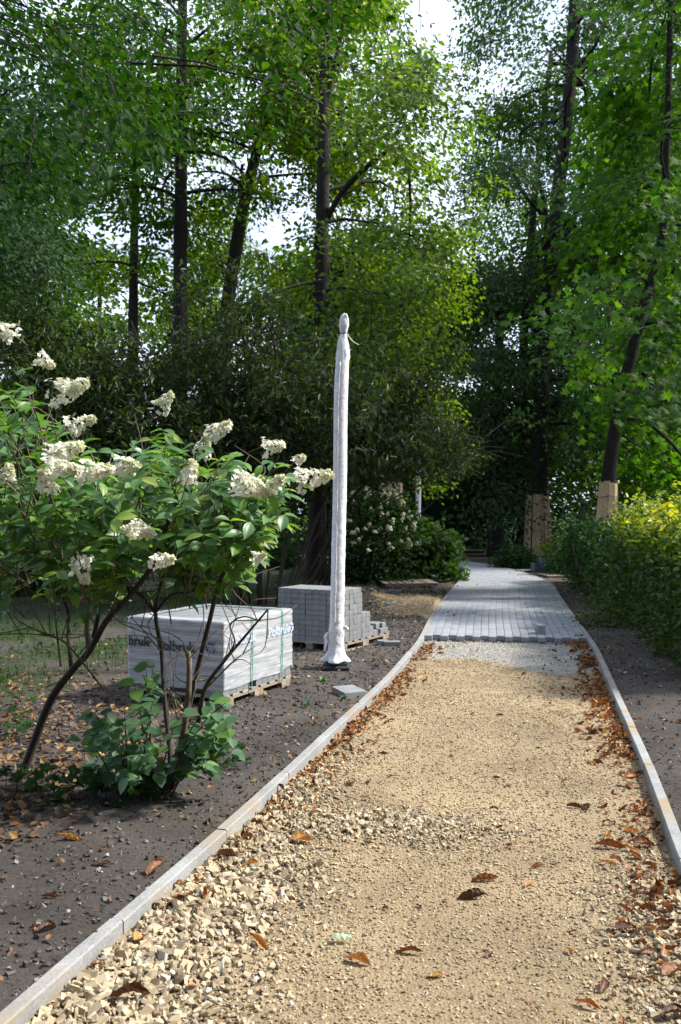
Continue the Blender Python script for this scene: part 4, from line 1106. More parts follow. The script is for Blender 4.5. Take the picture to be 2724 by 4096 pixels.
# --- ring of background trees
bgt = [(-15, 42, 15, 'limebright'), (-10, 38, 13, 'lime'), (-5.5, 45, 16, 'limebright'), (-.5, 40, 13.5, 'lime'), (3.5, 44, 14, 'limebright'), (9, 42, 17, 'lime'), (13, 37, 18, 'limebright'), (17, 46, 16, 'lime'), (-11.5, 29, 14, 'lime'), (11.5, 27, 15, 'lime'), (1.5, 36.5, 11, 'darkleaf')]
desc = ['background tree far left, pale green, beyond the lawn', 'background tree left, mid green, behind the slender trunk', 'tallest pale tree between the left trunks, far behind', 'background tree straight behind the wrapped post', 'pale background tree above the bend of the path', 'background tree right behind the planked lime', 'background tree behind the iron fence, pale green', 'farthest background tree at the right', 'mid green tree at the left edge behind the dark one', 'mid green tree at the right edge behind the maple', 'dark low tree closing the view behind the bend']
for k, (x, y, h, mt) in enumerate(bgt):
    tree('background_tree', desc[k], [(x, y, 0), (x + .1, y, h * .3), (x - .1, y, h * .6), (x, y, h * .97)], .2, .06, (1.3, h, 26, 4.0, 8), mt, LS, .27, 34, (.60, .60, .36), 0.0, (2.6, .43), seedv=20 + k, clip=inview(1), group='trees far behind the park path', droop=.5)

# --- hedges and shrubs made of many leafy shoots
def shrub(name, label, loc, pts_fn, n, leaf, lsize, mat, stems=10, stemr=.012, sm='twig', flat=.8, cat='shrub', group=None, tintfn=None, stem_pts=None, droop=.2, stem_top=1.0):
    root = empty(name, loc); tag(root, label, cat, group)
    pos = pts_fn(n)
    tint = tintfn(pos) if tintfn else None
    out = pos - np.array([0, 0, np.median(pos[:, 2]) * .6]); out /= np.linalg.norm(out, axis=1, keepdims=True) + 1e-6
    V, F, t = leaves(pos, out, np.full(n, lsize), leaf, flat, droop, tint)
    o = obj('foliage', raw_mesh('foliage', V, F, M[mat], leaf is LHYD, t), root); o['kind'] = 'stuff'
    if stem_pts is None:
        for k in range(stems):
            e = pos[rng.integers(len(pos))] * np.array([.8, .8, stem_top]); b0 = e * np.array([.25, .25, 0]) + np.array([*(rng.normal(size=2) * .03), 0])
            m1 = (b0 + e) / 2 + rng.normal(size=3) * .06 * np.linalg.norm(e)
            MB().tube(smooth_poly([b0, m1, e], 4), np.linspace(stemr, stemr * .35, 9), 6).build('stem', M[sm], root, True)
    return root
def blob(n_cl, ext, cl=.22, seed=0, hollow=.45, zmin=.05, top=None):
    """leafy lumps on the shell of an ellipsoid standing on the ground"""
    def f(n):
        r = np.random.default_rng(seed)
        c = r.normal(size=(n_cl, 3)); c /= np.linalg.norm(c, axis=1, keepdims=True); c[:, 2] = np.abs(c[:, 2]) * 1.0
        c *= r.uniform(hollow, 1.0, (n_cl, 1)) ** .5
        c = c * np.array(ext); c[:, 2] = np.maximum(c[:, 2], zmin)
        low = r.random(n_cl) < .35; c[low, 2] *= r.random(low.sum())
        i = r.integers(0, n_cl, n); p = c[i] + np.clip(r.normal(size=(n, 3)), -2, 2) * cl * np.array([1, 1, .6])
        p[:, 2] = np.abs(p[:, 2]); return p
    return f

# big leathery viburnum, six metres high, fan of bare stems
vib = empty('leatherleaf_shrub', (-1.35, 15.6, 0)); tag(vib, 'huge dark shrub with long leathery leaves and a fan of bare stems behind the pallets', 'shrub')
r = np.random.default_rng(77); ends = []
for k in range(20):
    a = -1.3 + 2.55 * k / 19 + r.uniform(-.06, .06); ln = r.uniform(4.6, 6.5) * (1 - (.18 if a > 0 else .06) * abs(a))
    b0 = np.array([.55 * math.sin(a) + r.uniform(-.1, .1), r.uniform(-.35, .35), 0])
    e = b0 + np.array([math.sin(a) * ln * .74, r.uniform(-1.3, 1.0), math.cos(a * (.62 if a > 0 else .38)) * ln * (.98 if a < .3 else .80)])
    m1 = b0 + (e - b0) * .35 + np.array([-math.sin(a) * .25, 0, .35]); m2 = b0 + (e - b0) * .7 + r.normal(size=3) * .15
    pts = smooth_poly([b0, m1, m2, e], 5)
    MB().tube(pts, np.linspace(r.uniform(.016, .030), .008, len(pts)), 7).build('stem', M['twig'], vib, True)
    ends.append(pts)
twigs, cp = [], []
for pts in ends:
    for q in range(46):
        f = r.uniform(.30, 1.0); p0 = pts[int(f * (len(pts) - 1))]
        d = r.normal(size=3) * np.array([1, 1, .55]) + np.array([0, -.35, .1]); d /= np.linalg.norm(d)
        L = r.uniform(.45, 1.35); e = p0 + d * L
        if e[2] < np.interp(e[0], [-4, -.5, .6, 1.2, 4], [1.5, 1.6, 1.9, 2.35, 2.5]): continue
        twigs.append((np.array([p0, (p0 + e) / 2 + (0, 0, .08), e]), np.array([.010, .007, .004]))); 
        for ww in (.55, .8, 1.0): cp.append(p0 * (1 - ww) + e * ww)
V, F = tubes_np(twigs, 4); o = obj('twigs', raw_mesh('twigs', V, F, M['twig'], True), vib); o['kind'] = 'stuff'
cp = np.array(cp); cp = cp[(cp[:, 0] < 3.4)]
per = 17; idx = np.repeat(np.arange(len(cp)), per)
pos = cp[idx] + r.normal(size=(len(idx), 3)) * .13
k = rng.random(len(idx)); sz = np.full(len(idx), .155)
nr = np.array([0, 0, 1.0]) + .9 * rng.normal(size=(len(idx), 3)); fw = rng.normal(size=(len(idx), 3)) + np.array([0, 0, -1.3])
V, F, t = scatter(LN, pos, frames(nr, fw), sz * rng.uniform(.6, 1.15, len(idx)), rng.random(len(idx)))
o = obj('foliage', raw_mesh('foliage', V, F, M['viburnum'], False, t), vib); o['kind'] = 'stuff'
# lighter arching viburnum arm over the white flowering shrub
vb2 = empty('leatherleaf_shrub', (-.45, 19.0, 0)); tag(vb2, 'silvery leaved shrub arching over the white flowers towards the path', 'shrub')
twigs, cp = [], []
for k in range(9):
    a = r.uniform(.1, 1.35); e = np.array([math.sin(a) * 3.3, r.uniform(-.9, .9), 2.75 - .25 * abs(a) + r.uniform(-.35, .45)])
    pts = smooth_poly([(r.uniform(-.25, .25), r.uniform(-.2, .2), 0), (e[0] * .22, e[1] * .3, 1.9), (e[0] * .65, e[1] * .7, e[2] + .3), e], 5)
    MB().tube(pts, np.linspace(.028, .007, len(pts)), 6).build('stem', M['twig'], vb2, True)
    for q in range(34):
        f = r.uniform(.5, 1.0); p0 = pts[int(f * (len(pts) - 1))]; d = r.normal(size=3) * np.array([1, 1, .4]); d /= np.linalg.norm(d)
        e2 = p0 + d * r.uniform(.2, .7); twigs.append((np.array([p0, (p0 + e2) / 2, e2]), np.array([.007, .005, .003])))
        for ww in (.5, 1.0): cp.append(p0 * (1 - ww) + e2 * ww)
V, F = tubes_np(twigs, 4); o = obj('twigs', raw_mesh('twigs', V, F, M['twig'], True), vb2); o['kind'] = 'stuff'
cp = np.array(cp); idx = np.repeat(np.arange(len(cp)), 15); pos = cp[idx] + r.normal(size=(len(idx), 3)) * .12
nr = np.array([0, 0, 1.0]) + .7 * rng.normal(size=(len(idx), 3)); fw = rng.normal(size=(len(idx), 3)) + np.array([0, 0, -.6])
V, F, t = scatter(LN, pos, frames(nr, fw), np.full(len(idx), .12) * rng.uniform(.6, 1.15, len(idx)), np.clip(.45 + .5 * rng.random(len(idx)), 0, 1))
o = obj('foliage', raw_mesh('foliage', V, F, M['viburnum'], False, t), vb2); o['kind'] = 'stuff'

# white flowering shrub by the path, and its green neighbour
def panicle(r, L=.16, R=.055, nf=70, fs=.017):
    parts = []
    t = r.random(nf) ** .8; a = r.uniform(0, 2 * PI, nf)
    rr = R * (1 - t * .75) * np.sqrt(r.uniform(.3, 1, nf))
    pos = np.stack([t * L, rr * np.cos(a), rr * np.sin(a)], -1)
    nr = pos * np.array([.0, 1, 1]) + np.array([.02, 0, .01]) + r.normal(size=(nf, 3)) * .015
    R3 = frames(nr, r.normal(size=(nf, 3)))
    pet = np.array([(0, 0, 0), (.55, .42, .05), (1.0, .0, .0), (.55, -.42, .05)]); V = []; F = []
    for k in range(4):
        c, s = math.cos(k * PI / 2), math.sin(k * PI / 2)
        q = pet @ np.array([[c, s, 0], [-s, c, 0], [0, 0, 1]]); V += list(q); F.append([4 * k, 4 * k + 3, 4 * k + 2, 4 * k + 1])
    return scatter((np.array(V), np.array(F)), pos, R3, fs * r.uniform(.7, 1.2, nf), np.clip(1.1 * (1 - t) * .6 + r.random(nf) * .6, 0, 1))
fr_ = np.random.default_rng(9)
pan_mesh = [raw_mesh('flower_head', *(lambda q: (q[0], q[1]))(panicle(fr_)), mat=M['floret']) for _ in range(1)]
pan_mesh = []
for k in range(4):
    V, F, t = panicle(fr_); pan_mesh.append(raw_mesh('flower_head', V, F, M['floret'], False, t))
sm_pan = []
for k in range(3):
    V, F, t = panicle(fr_, .13, .07, 26, .026); sm_pan.append(raw_mesh('flower_head', V, F, M['floret'], False, t))
def aim(o, d, roll=0.0, s=1.0):
    d = Vector([float(v) for v in d]).normalized(); q = d.to_track_quat('X', 'Z'); o.rotation_mode = 'QUATERNION'; o.rotation_quaternion = q @ Matrix.Rotation(roll, 4, 'X').to_quaternion() if False else q
    o.scale = (s, s, s)
wf = shrub('hydrangea_bush', 'round shrub covered with small white flower heads beside the far post', (.72, 20.9, 0), blob(90, (1.12, 1.2, 2.0), .25, 4, .75), 11000, LH, .095, 'darkleaf', 14, .014)
for k in range(64):
    a = fr_.uniform(-2.6, -.4); e = fr_.uniform(.25, 1.25)
    p_ = np.array([1.25 * math.cos(a) * math.cos(e) * 1.0, 1.3 * math.sin(a) * math.cos(e), .25 + 1.95 * math.sin(e)])
    
    o = obj('flower_head', sm_pan[k % 3], wf, p_); aim(o, p_ / np.linalg.norm(p_) + fr_.normal(size=3) * .3 + (0, -.4, .2), 0, fr_.uniform(.8, 1.15))
shrub('maple_shrub', 'leafy green shrub leaning over the left kerb at the bend', (1.98, 21.2, 0), blob(60, (.62, .7, 1.5), .2, 5, .6), 4200, LM, .12, 'limedark', 9, .012)
# hedge on the right, yellow leaves on top, sunlit glow put into their tint
def hedge_pts(p0, p1, wd, h, seed, cl=.14, ncl=900, face=True):
    p0 = np.array(p0); p1 = np.array(p1)
    def f(n):
        r = np.random.default_rng(seed)
        t = r.random(ncl); d = p1 - p0; L = np.linalg.norm(d); nrm = np.array([d[1], -d[0]]) / L
        w_ = r.random(ncl) * wd; z = r.random(ncl) ** .8 * h
        sh = r.random(ncl) < .55                    # put most lumps on the shell
        w_ = np.where(sh & (r.random(ncl) < .6), wd * .04 * r.random(ncl), w_); z = np.where(sh & (w_ > wd * .08), h * (.88 + .12 * r.random(ncl)), z)
        hh = (vnoise(t * L, w_, .7, seed + 1, 3) - .5)
        z = z * (1 + .28 * hh); w_ = w_ - .35 * (vnoise(t * L, z, .6, seed + 2, 3) - .5) + .12 * (1 - z / h)
        c = np.stack([p0[0] + d[0] * t + nrm[0] * w_, p0[1] + d[1] * t + nrm[1] * w_, z], -1)
        i = r.integers(0, ncl, n); q = c[i] + np.clip(r.normal(size=(n, 3)), -2, 2) * cl
        q[:, 2] = np.abs(q[:, 2]); q[:, :2] -= p0; return q
    return f
def httint(lo, hi, p=1.0):
    def f(q): return np.clip(lo + (hi - lo) * rng.random(len(q)) ** p, 0, 1)
    return f
hz = shrub('hedge', 'bushy hedge along the right side, its top leaves tinted bright yellow green as if sunlit', (3.25, 8.2, 0), hedge_pts((3.25, 8.2), (4.25, 13.8), 1.6, 1.60, 3, .12, 1500), 25000, LH, .070, 'hedge', 30, .010, cat='hedge', tintfn=lambda q: np.clip(.10 + .85 * np.clip((q[:, 2] - .95) / .6, 0, 1) * rng.random(len(q)) ** .75 + .22 * rng.random(len(q)), 0, 1))
shr = []
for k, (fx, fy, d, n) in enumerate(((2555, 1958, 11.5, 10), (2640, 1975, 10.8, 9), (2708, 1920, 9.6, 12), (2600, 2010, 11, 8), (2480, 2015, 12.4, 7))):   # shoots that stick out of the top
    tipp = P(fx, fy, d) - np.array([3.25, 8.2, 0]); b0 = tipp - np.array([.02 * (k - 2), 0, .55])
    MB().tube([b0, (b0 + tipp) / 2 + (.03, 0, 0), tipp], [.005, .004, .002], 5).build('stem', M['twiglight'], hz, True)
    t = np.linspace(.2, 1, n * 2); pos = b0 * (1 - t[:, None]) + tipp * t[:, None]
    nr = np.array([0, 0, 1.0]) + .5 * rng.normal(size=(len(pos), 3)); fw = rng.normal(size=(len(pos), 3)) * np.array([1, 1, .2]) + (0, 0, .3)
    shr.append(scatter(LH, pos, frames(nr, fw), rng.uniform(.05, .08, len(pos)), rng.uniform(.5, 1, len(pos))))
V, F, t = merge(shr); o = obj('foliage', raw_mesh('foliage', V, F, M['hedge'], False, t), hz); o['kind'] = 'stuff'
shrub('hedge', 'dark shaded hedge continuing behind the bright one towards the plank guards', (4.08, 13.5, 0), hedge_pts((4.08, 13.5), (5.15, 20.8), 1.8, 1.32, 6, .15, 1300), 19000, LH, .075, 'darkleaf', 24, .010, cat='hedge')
shrub('low_shrub', 'small twiggy bush with sparse leaves between the right kerb and the hedge', G(2440, 2512), blob(34, (.42, .38, .52), .10, 8, .4), 900, LH, .05, 'hedge', 16, .005, 'twiglight', tintfn=httint(.1, .6))
shrub('low_shrub', 'yellow green loose bush at the foot of the tall plank guard', (6.75, 27.8, 0), blob(50, (.55, .5, .95), .15, 9, .4), 2600, LH, .08, 'hedge', 12, .008, 'twiglight', tintfn=httint(.4, .95))
shrub('low_shrub', 'dark glossy low bush with pale flecks left of the crates', (5.0, 26.0, 0), blob(50, (.50, .5, .62), .16, 10, .6), 2600, LH, .08, 'darkleaf', 10, .008)
shrub('low_shrub', 'dark bush crowding the blue grey crates from the right', (6.35, 22.8, 0), blob(60, (.95, .9, 1.35), .2, 12, .6), 5200, LH, .08, 'darkleaf', 10, .010)
shrub('low_shrub', 'green bush in front of the iron fence beyond the second plank guard', (7.2, 23.2, 0), blob(60, (1.3, 1.0, 1.35), .22, 13, .5), 4200, LH, .09, 'hedge', 10, .010, tintfn=httint(.15, .8))
shrub('hedge', 'tall loose green hedge behind the iron fence at the right', (8.0, 29.5, 0), hedge_pts((8.0, 29.5), (18, 25.5), 2.0, 4.6, 14, .35, 700), 13000, LS, .16, 'lime', 12, .02, cat='hedge')
shrub('hedge', 'dark tall hedge closing the park behind the bend', (-14, 36.2, 0), hedge_pts((-14, 36.2), (14, 37.2), 2.0, 4.4, 15, .4, 1700), 28000, LS, .18, 'darkleaf', 16, .02, cat='hedge')
n_w = 24000; tW = rng.random(900); zW = rng.random(900) ** .8; xW = -48 + 96 * tW
topW = 8.5 + 5.0 * (vnoise(xW, xW * 0, 5.0, 55, 3) - .5) * 2
cW = np.stack([xW, rng.uniform(-3, 3, 900), .3 + zW * topW], -1)
iW = rng.integers(0, 900, n_w); pW = cW[iW] + rng.normal(size=(n_w, 3)) * np.array([1.0, .8, .6]); pW[:, 2] = np.abs(pW[:, 2])
V, F, t = leaves(pW, rng.normal(size=(n_w, 3)), np.full(n_w, .50), LS, .8, .3)
tag(obj('woodland', raw_mesh('woodland', V, F, M['darkleaf'], False, t), None, (0, 62, 0)), 'far wall of dark trees closing the park', 'trees', kind='stuff')
shrub('low_shrub', 'shady bush between the far path and the left lawn', (-3.2, 26.2, 0), blob(60, (2.2, 1.1, 1.9), .3, 16, .5), 6000, LH, .11, 'darkleaf', 10, .012)
shrub('low_shrub', 'dim bush at the left edge of the lawn below the dark tree', (-6.8, 18.0, 0), blob(60, (2.2, 1.1, 1.7), .3, 17, .5), 5000, LH, .11, 'darkleaf', 10, .012)

# ------------------------------------------------------------------ near hydrangea
HB = np.array(P(70, 3152, 5.37)); HB[2] = 0.03
HC = np.array(P(695, 3187, 5.20)); HC[2] = 0.03
def stem_line(root, base, pts, r0, r1, mat='twig', name='branch', sub=5, n=8):
    w3 = np.array([P(fx * 2724 / 1568, fy * 2724 / 1568, d) for fx, fy, d in pts]) - base
    pts_ = smooth_poly(w3, sub)
    MB().tube(pts_, np.linspace(r0, r1, len(pts_)), n).build(name, M[mat], root, True)
    return pts_
h1 = empty('hydrangea_bush', HB); tag(h1, 'large hydrangea with white flower cones at the left edge, on a leaning dark stem', 'hydrangea')
h2 = empty('hydrangea_bush', HC); tag(h2, 'hydrangea with several upright bare stems before the wrapped pallet', 'hydrangea')
L1 = []   # main wood
L1.append(stem_line(h1, HB, [(38, 1825, 5.37), (75, 1720, 5.36), (118, 1610, 5.3), (165, 1545, 5.25), (205, 1500, 5.2), (245, 1430, 5.1), (300, 1370, 5.0), (352, 1300, 4.9), (380, 1220, 4.8), (420, 1130, 4.8)], .027, .010))
L1.append(stem_line(h1, HB, [(205, 1500, 5.2), (200, 1440, 5.3), (208, 1390, 5.3), (190, 1340, 5.25), (160, 1290, 5.1), (150, 1200, 5.0), (120, 1100, 5.0)], .016, .007, 'twiglight'))
L1.append(stem_line(h1, HB, [(215, 1470, 5.2), (228, 1400, 5.2), (222, 1330, 5.1), (240, 1250, 5.0), (260, 1150, 5.0)], .014, .006))
L1.append(stem_line(h1, HB, [(165, 1545, 5.25), (158, 1470, 5.4), (155, 1400, 5.5), (110, 1300, 5.5), (60, 1200, 5.3), (40, 1050, 5.2), (60, 930, 5.0)], .014, .006))
L1.append(stem_line(h1, HB, [(240, 1590, 5.1), (198, 1535, 5.1), (150, 1480, 5.0), (108, 1462, 5.0), (70, 1445, 4.9)], .007, .003, 'twiglight'))
L1.append(stem_line(h1, HB, [(140, 1535, 5.0), (130, 1450, 5.0), (125, 1380, 5.0), (108, 1250, 4.9), (105, 1130, 4.8), (104, 1010, 4.8), (116, 970, 4.8)], .006, .004, 'twiglight'))
L1.append(stem_line(h1, HB, [(352, 1300, 4.9), (420, 1270, 4.8), (500, 1225, 4.7), (560, 1180, 4.7)], .010, .004))
L1.append(stem_line(h1, HB, [(300, 1370, 5.0), (280, 1300, 5.1), (300, 1220, 5.1), (330, 1120, 5.1)], .010, .004))
L2 = []
L2.append(stem_line(h2, HC, [(398, 1838, 5.2), (405, 1770, 5.2), (432, 1640, 5.15), (455, 1540, 5.1), (480, 1440, 5.0), (500, 1360, 4.9), (530, 1280, 4.8), (560, 1180, 4.7), (590, 1110, 4.7)], .019, .007))
L2.append(stem_line(h2, HC, [(390, 1830, 5.2), (392, 1740, 5.25), (378, 1600, 5.3), (372, 1500, 5.3), (358, 1410, 5.3), (375, 1330, 5.2), (400, 1250, 5.1), (440, 1150, 5.1)], .017, .007))
L2.append(stem_line(h2, HC, [(405, 1770, 5.2), (452, 1680, 5.1), (470, 1590, 5.0), (510, 1530, 4.9), (560, 1470, 4.8), (617, 1403, 4.7)], .017, .005))
L2.append(stem_line(h2, HC, [(400, 1790, 5.15), (420, 1700, 5.0), (433, 1610, 4.95), (436, 1530, 4.95), (432, 1500, 4.95)], .018, .014, 'twiglight'))
L2.append(stem_line(h2, HC, [(510, 1530, 4.9), (540, 1480, 4.9), (530, 1440, 4.9), (560, 1420, 4.8), (600, 1430, 4.7)], .006, .003))
L2.append(stem_line(h2, HC, [(358, 1410, 5.3), (330, 1375, 5.3), (300, 1350, 5.3), (280, 1300, 5.3), (290, 1210, 5.2)], .013, .005))
L2.append(stem_line(h2, HC, [(358, 1410, 5.3), (395, 1370, 5.2), (450, 1360, 5.2), (500, 1330, 5.1), (560, 1300, 5.0), (600, 1285, 4.9)], .009, .003))
L2.append(stem_line(h2, HC, [(470, 1590, 5.0), (500, 1560, 5.0), (540, 1520, 5.0), (588, 1488, 5.0)], .006, .002, 'twiglight'))
L2.append(stem_line(h2, HC, [(372, 1500, 5.3), (345, 1470, 5.2), (320, 1440, 5.2), (300, 1420, 5.2)], .005, .002, 'twiglight'))
# thin bare twigs
rt = np.random.default_rng(31)
for root, base, LL, cnt in ((h1, HB, L1, 46), (h2, HC, L2, 52)):
    tw = []
    for k in range(cnt):
        pts = LL[rt.integers(len(LL))]; i0 = rt.integers(len(pts) // 4, len(pts)); p0 = pts[i0]
        d = rt.normal(size=3) + np.array([0, -.1, .7]); d /= np.linalg.norm(d); L = rt.uniform(.12, .5)
        m1 = p0 + d * L * .5 + rt.normal(size=3) * .04; e = p0 + d * L + rt.normal(size=3) * .05
        tw.append((smooth_poly([p0, m1, e], 3), np.linspace(.004, .0016, 7)))
    V, F = tubes_np(tw, 5); o = obj('twigs', raw_mesh('twigs', V, F, M['twiglight'], True), root); o['kind'] = 'stuff'
# leafy shoots
def outline_top(x):   # D pixels: upper outline of the foliage
    return np.interp(x, [-150, 0, 60, 120, 200, 300, 370, 430, 500, 570, 640, 690, 740], [860, 880, 870, 960, 1020, 1010, 960, 1040, 1020, 1040, 1060, 1110, 1180])
def outline_bot(x):
    return np.interp(x, [-150, 0, 100, 200, 300, 400, 500, 600, 660, 740], [1360, 1350, 1345, 1340, 1320, 1290, 1270, 1300, 1215, 1190])
tips = []
while len(tips) < 370:
    x = rt.uniform(-140, 655); t_, b_ = outline_top(x), outline_bot(x)
    y = rt.uniform(t_ + 10, b_ - 5); d = rt.uniform(4.35, 5.9)
    dens_ = 1.0 if x < 300 else .92
    if x > 380 and d > 5.4: continue
    if rt.random() < dens_: tips.append((x, y, d))
extra_tips = [(45, 860, 4.6), (20, 905, 4.6), (75, 905, 4.7), (110, 930, 4.7), (375, 990, 4.9), (385, 1010, 4.9), (640, 1180, 4.6), (590, 1290, 4.8), (690, 1110, 4.6), (530, 1290, 4.9), (5, 1000, 4.5), (250, 1350, 4.7)]
tips += extra_tips
lf = []    # (pos, fwd, normal, size, root index)
shoots = {0: [], 1: []}
for (x, y, d) in tips:
    tip = P(x * 2724 / 1568, y * 2724 / 1568, d)
    ri = 0 if x < 330 else 1
    base = (HB, HC)[ri]
    ctr = P((210 if ri == 0 else 440) * 1.737, 1290 * 1.737, 5.05)
    dirn = tip - ctr; dirn[2] = dirn[2] * .6 + .18; dirn /= np.linalg.norm(dirn); dirn += rt.normal(size=3) * .25; dirn /= np.linalg.norm(dirn)
    L = rt.uniform(.22, .42); st = tip - dirn * L - np.array([0, 0, .06])
    shoots[ri].append((smooth_poly([st - base, (st + tip) / 2 - base + (0, 0, .02), tip - base], 3), np.linspace(.0045, .002, 7)))
    nn = rt.integers(3, 5); tw = rt.uniform(0, PI)
    for k in range(nn):
        f = 1 - .28 * k / 1.0 * rt.uniform(.8, 1.1) if k else 1.0
        p0 = st * (1 - f) + tip * f
        side = np.cross(dirn, [0, 0, 1.0]); side /= np.linalg.norm(side) + 1e-6; upv = np.cross(side, dirn)
        a = tw + (k % 2) * PI / 2
        ax = side * math.cos(a) + upv * math.sin(a) * .5
        for sg in (1, -1):
            fw = ax * sg + dirn * .55 + np.array([0, 0, -.25]) + rt.normal(size=3) * .22
            nr = np.array([0, 0, 1.0]) + .35 * rt.normal(size=3) + dirn * .25 + np.array([0, -.25, 0])
            lf.append((p0, fw, nr, rt.uniform(.085, .135) * (1 - .12 * (k == 0)), ri, d))
for ri, root in ((0, h1), (1, h2)):
    V, F = tubes_np(shoots[ri], 5); o = obj('shoots', raw_mesh('shoots', V, F, M['twiglight'], True), root); o['kind'] = 'stuff'
for ri, root, base in ((0, h1, HB), (1, h2, HC)):
    me = raw_mesh('leaf', *LHYD, mat=M['hydleafobj'], smooth=True)
    sel = sorted([q for q in lf if q[4] == ri], key=lambda q: q[5])
    near, rest = sel[:290], sel[290:]
    for q in near:
        Rm = frames(np.array([q[2]]), np.array([q[1]]))[0]; s_ = q[3]
        o = obj('leaf', me, root)
        m = Matrix([[*(Rm[i] * s_), q[0][i] - base[i]] for i in range(3)] + [[0, 0, 0, 1]]); o.matrix_local = m
    pos = np.array([q[0] for q in rest]) - base
    V, F, t = scatter(LHYD, pos, frames(np.array([q[2] for q in rest]), np.array([q[1] for q in rest])), np.array([q[3] for q in rest]))
    o = obj('leaf', raw_mesh('leaf_mass', V, F, M['hydleaf'], True, t), root); o['kind'] = 'stuff'
# flower cones: D pixel centre, depth, tip direction in picture, length
FL = [(8, 762, 4.4, (-.5, .2), .15), (103, 832, 4.6, (1, -.6), .12), (160, 895, 4.6, (1, .25), .26), (380, 925, 4.9, (.5, .5), .15), (188, 975, 4.6, (1, .4), .17), (505, 990, 4.8, (1, .5), .17),
      (627, 1028, 4.7, (.9, .1), .15), (150, 1040, 4.6, (.8, .3), .2), (470, 1025, 4.9, (.3, .6), .16), (140, 1078, 4.6, (1, 0), .18), (220, 1085, 4.6, (1, .1), .2), (292, 1072, 4.8, (1, .1), .16),
      (437, 1088, 4.7, (.2, .6), .13), (577, 1120, 4.6, (1, -.3), .22), (725, 1100, 4.6, (1, .2), .22), (688, 1058, 4.7, (.8, .5), .08), (640, 1110, 4.7, (.5, .5), .10), (332, 1222, 4.5, (.8, -.2), .14),
      (375, 1290, 4.6, (.8, .1), .13), (595, 1282, 4.8, (1, .3), .08), (190, 1315, 4.8, (.3, -.9), .15), (105, 1110, 4.7, (-.2, .8), .14), (300, 1220, 4.9, (-1, 0), .10), (18, 1090, 4.6, (.3, .9), .12)]
for k, (x, y, d, dr, L) in enumerate(FL):
    if y > 1035 and x < 660: d = 4.12 + .12 * (k % 3)
    ri = 0 if x < 340 else 1; root = (h1, h2)[ri]; base = (HB, HC)[ri]
    L *= .86; nf = int(150 * (L / .17) ** 1.3); V, F, t = panicle(fr_, L, .34 * L + .016, max(nf, 36), .0145)
    dv = np.array([dr[0], fr_.uniform(-.5, .2), dr[1]]); dv /= np.linalg.norm(dv)
    c = P(x * 1.7372, y * 1.7372, d) - dv * L * .5
    o = obj('flower_head', raw_mesh('flower_head', V, F, M['floret'], False, t), root, c - base); aim(o, dv)
    MB().tube([c - base - dv * .06 - (0, 0, .02), c - base, c - base + dv * L * .8], [.003, .0025, .0012], 5).build('flower_stalk', M['twiglight'], root, True)

# sapling with round leaves and maple seedlings round the stems
sp = empty('lime_sapling', HC + np.array([-.2, -.05, 0])); tag(sp, 'young lime sprouts with big round pale green leaves around the hydrangea stems', 'sapling')
sb = np.array(HC + np.array([-.2, -.05, 0]))
hm = raw_mesh('leaf', *LHEART, mat=M['sapleafobj'], smooth=True)
stems_ = []
for k in range(50):
    x = rt.uniform(180, 565); y = rt.uniform(1490, 1815) if x < 430 else rt.uniform(1600, 1775)
    if x < 300: y = max(y, 1640)
    tip = P(x * 1.7372, y * 1.7372, rt.uniform(4.65, 5.2)); tip[2] = max(tip[2], .08)
    b0 = np.array([sb[0] + (tip[0] - sb[0]) * .3 + rt.uniform(-.06, .06), sb[1] + rt.uniform(-.1, .1), .02])
    pts = smooth_poly([b0 - sb, (b0 * .4 + tip * .6) + (0, 0, .07) - sb, tip - sb], 4); stems_.append((pts, np.linspace(.005, .0018, len(pts))))
    for f in np.linspace(.35, 1, 7):
        p0 = pts[int(f * (len(pts) - 1))]; nr = np.array([rt.normal() * .35, -.45 + rt.normal() * .3, 1.0]); fw = rt.normal(size=3) * np.array([1, .7, .2]) + np.array([.1, -.5, -.3])
        Rm = frames(np.array([nr]), np.array([fw]))[0]; s_ = rt.uniform(.055, .095)
        o = obj('leaf', hm, sp); o.matrix_local = Matrix([[*(Rm[i] * s_), p0[i]] for i in range(3)] + [[0, 0, 0, 1]])
V, F = tubes_np(stems_, 5); obj('stems', raw_mesh('stems', V, F, M['twig'], True), sp)['kind'] = 'stuff'
mm_ = raw_mesh('leaf', *LM, mat=M['maple'], smooth=False)
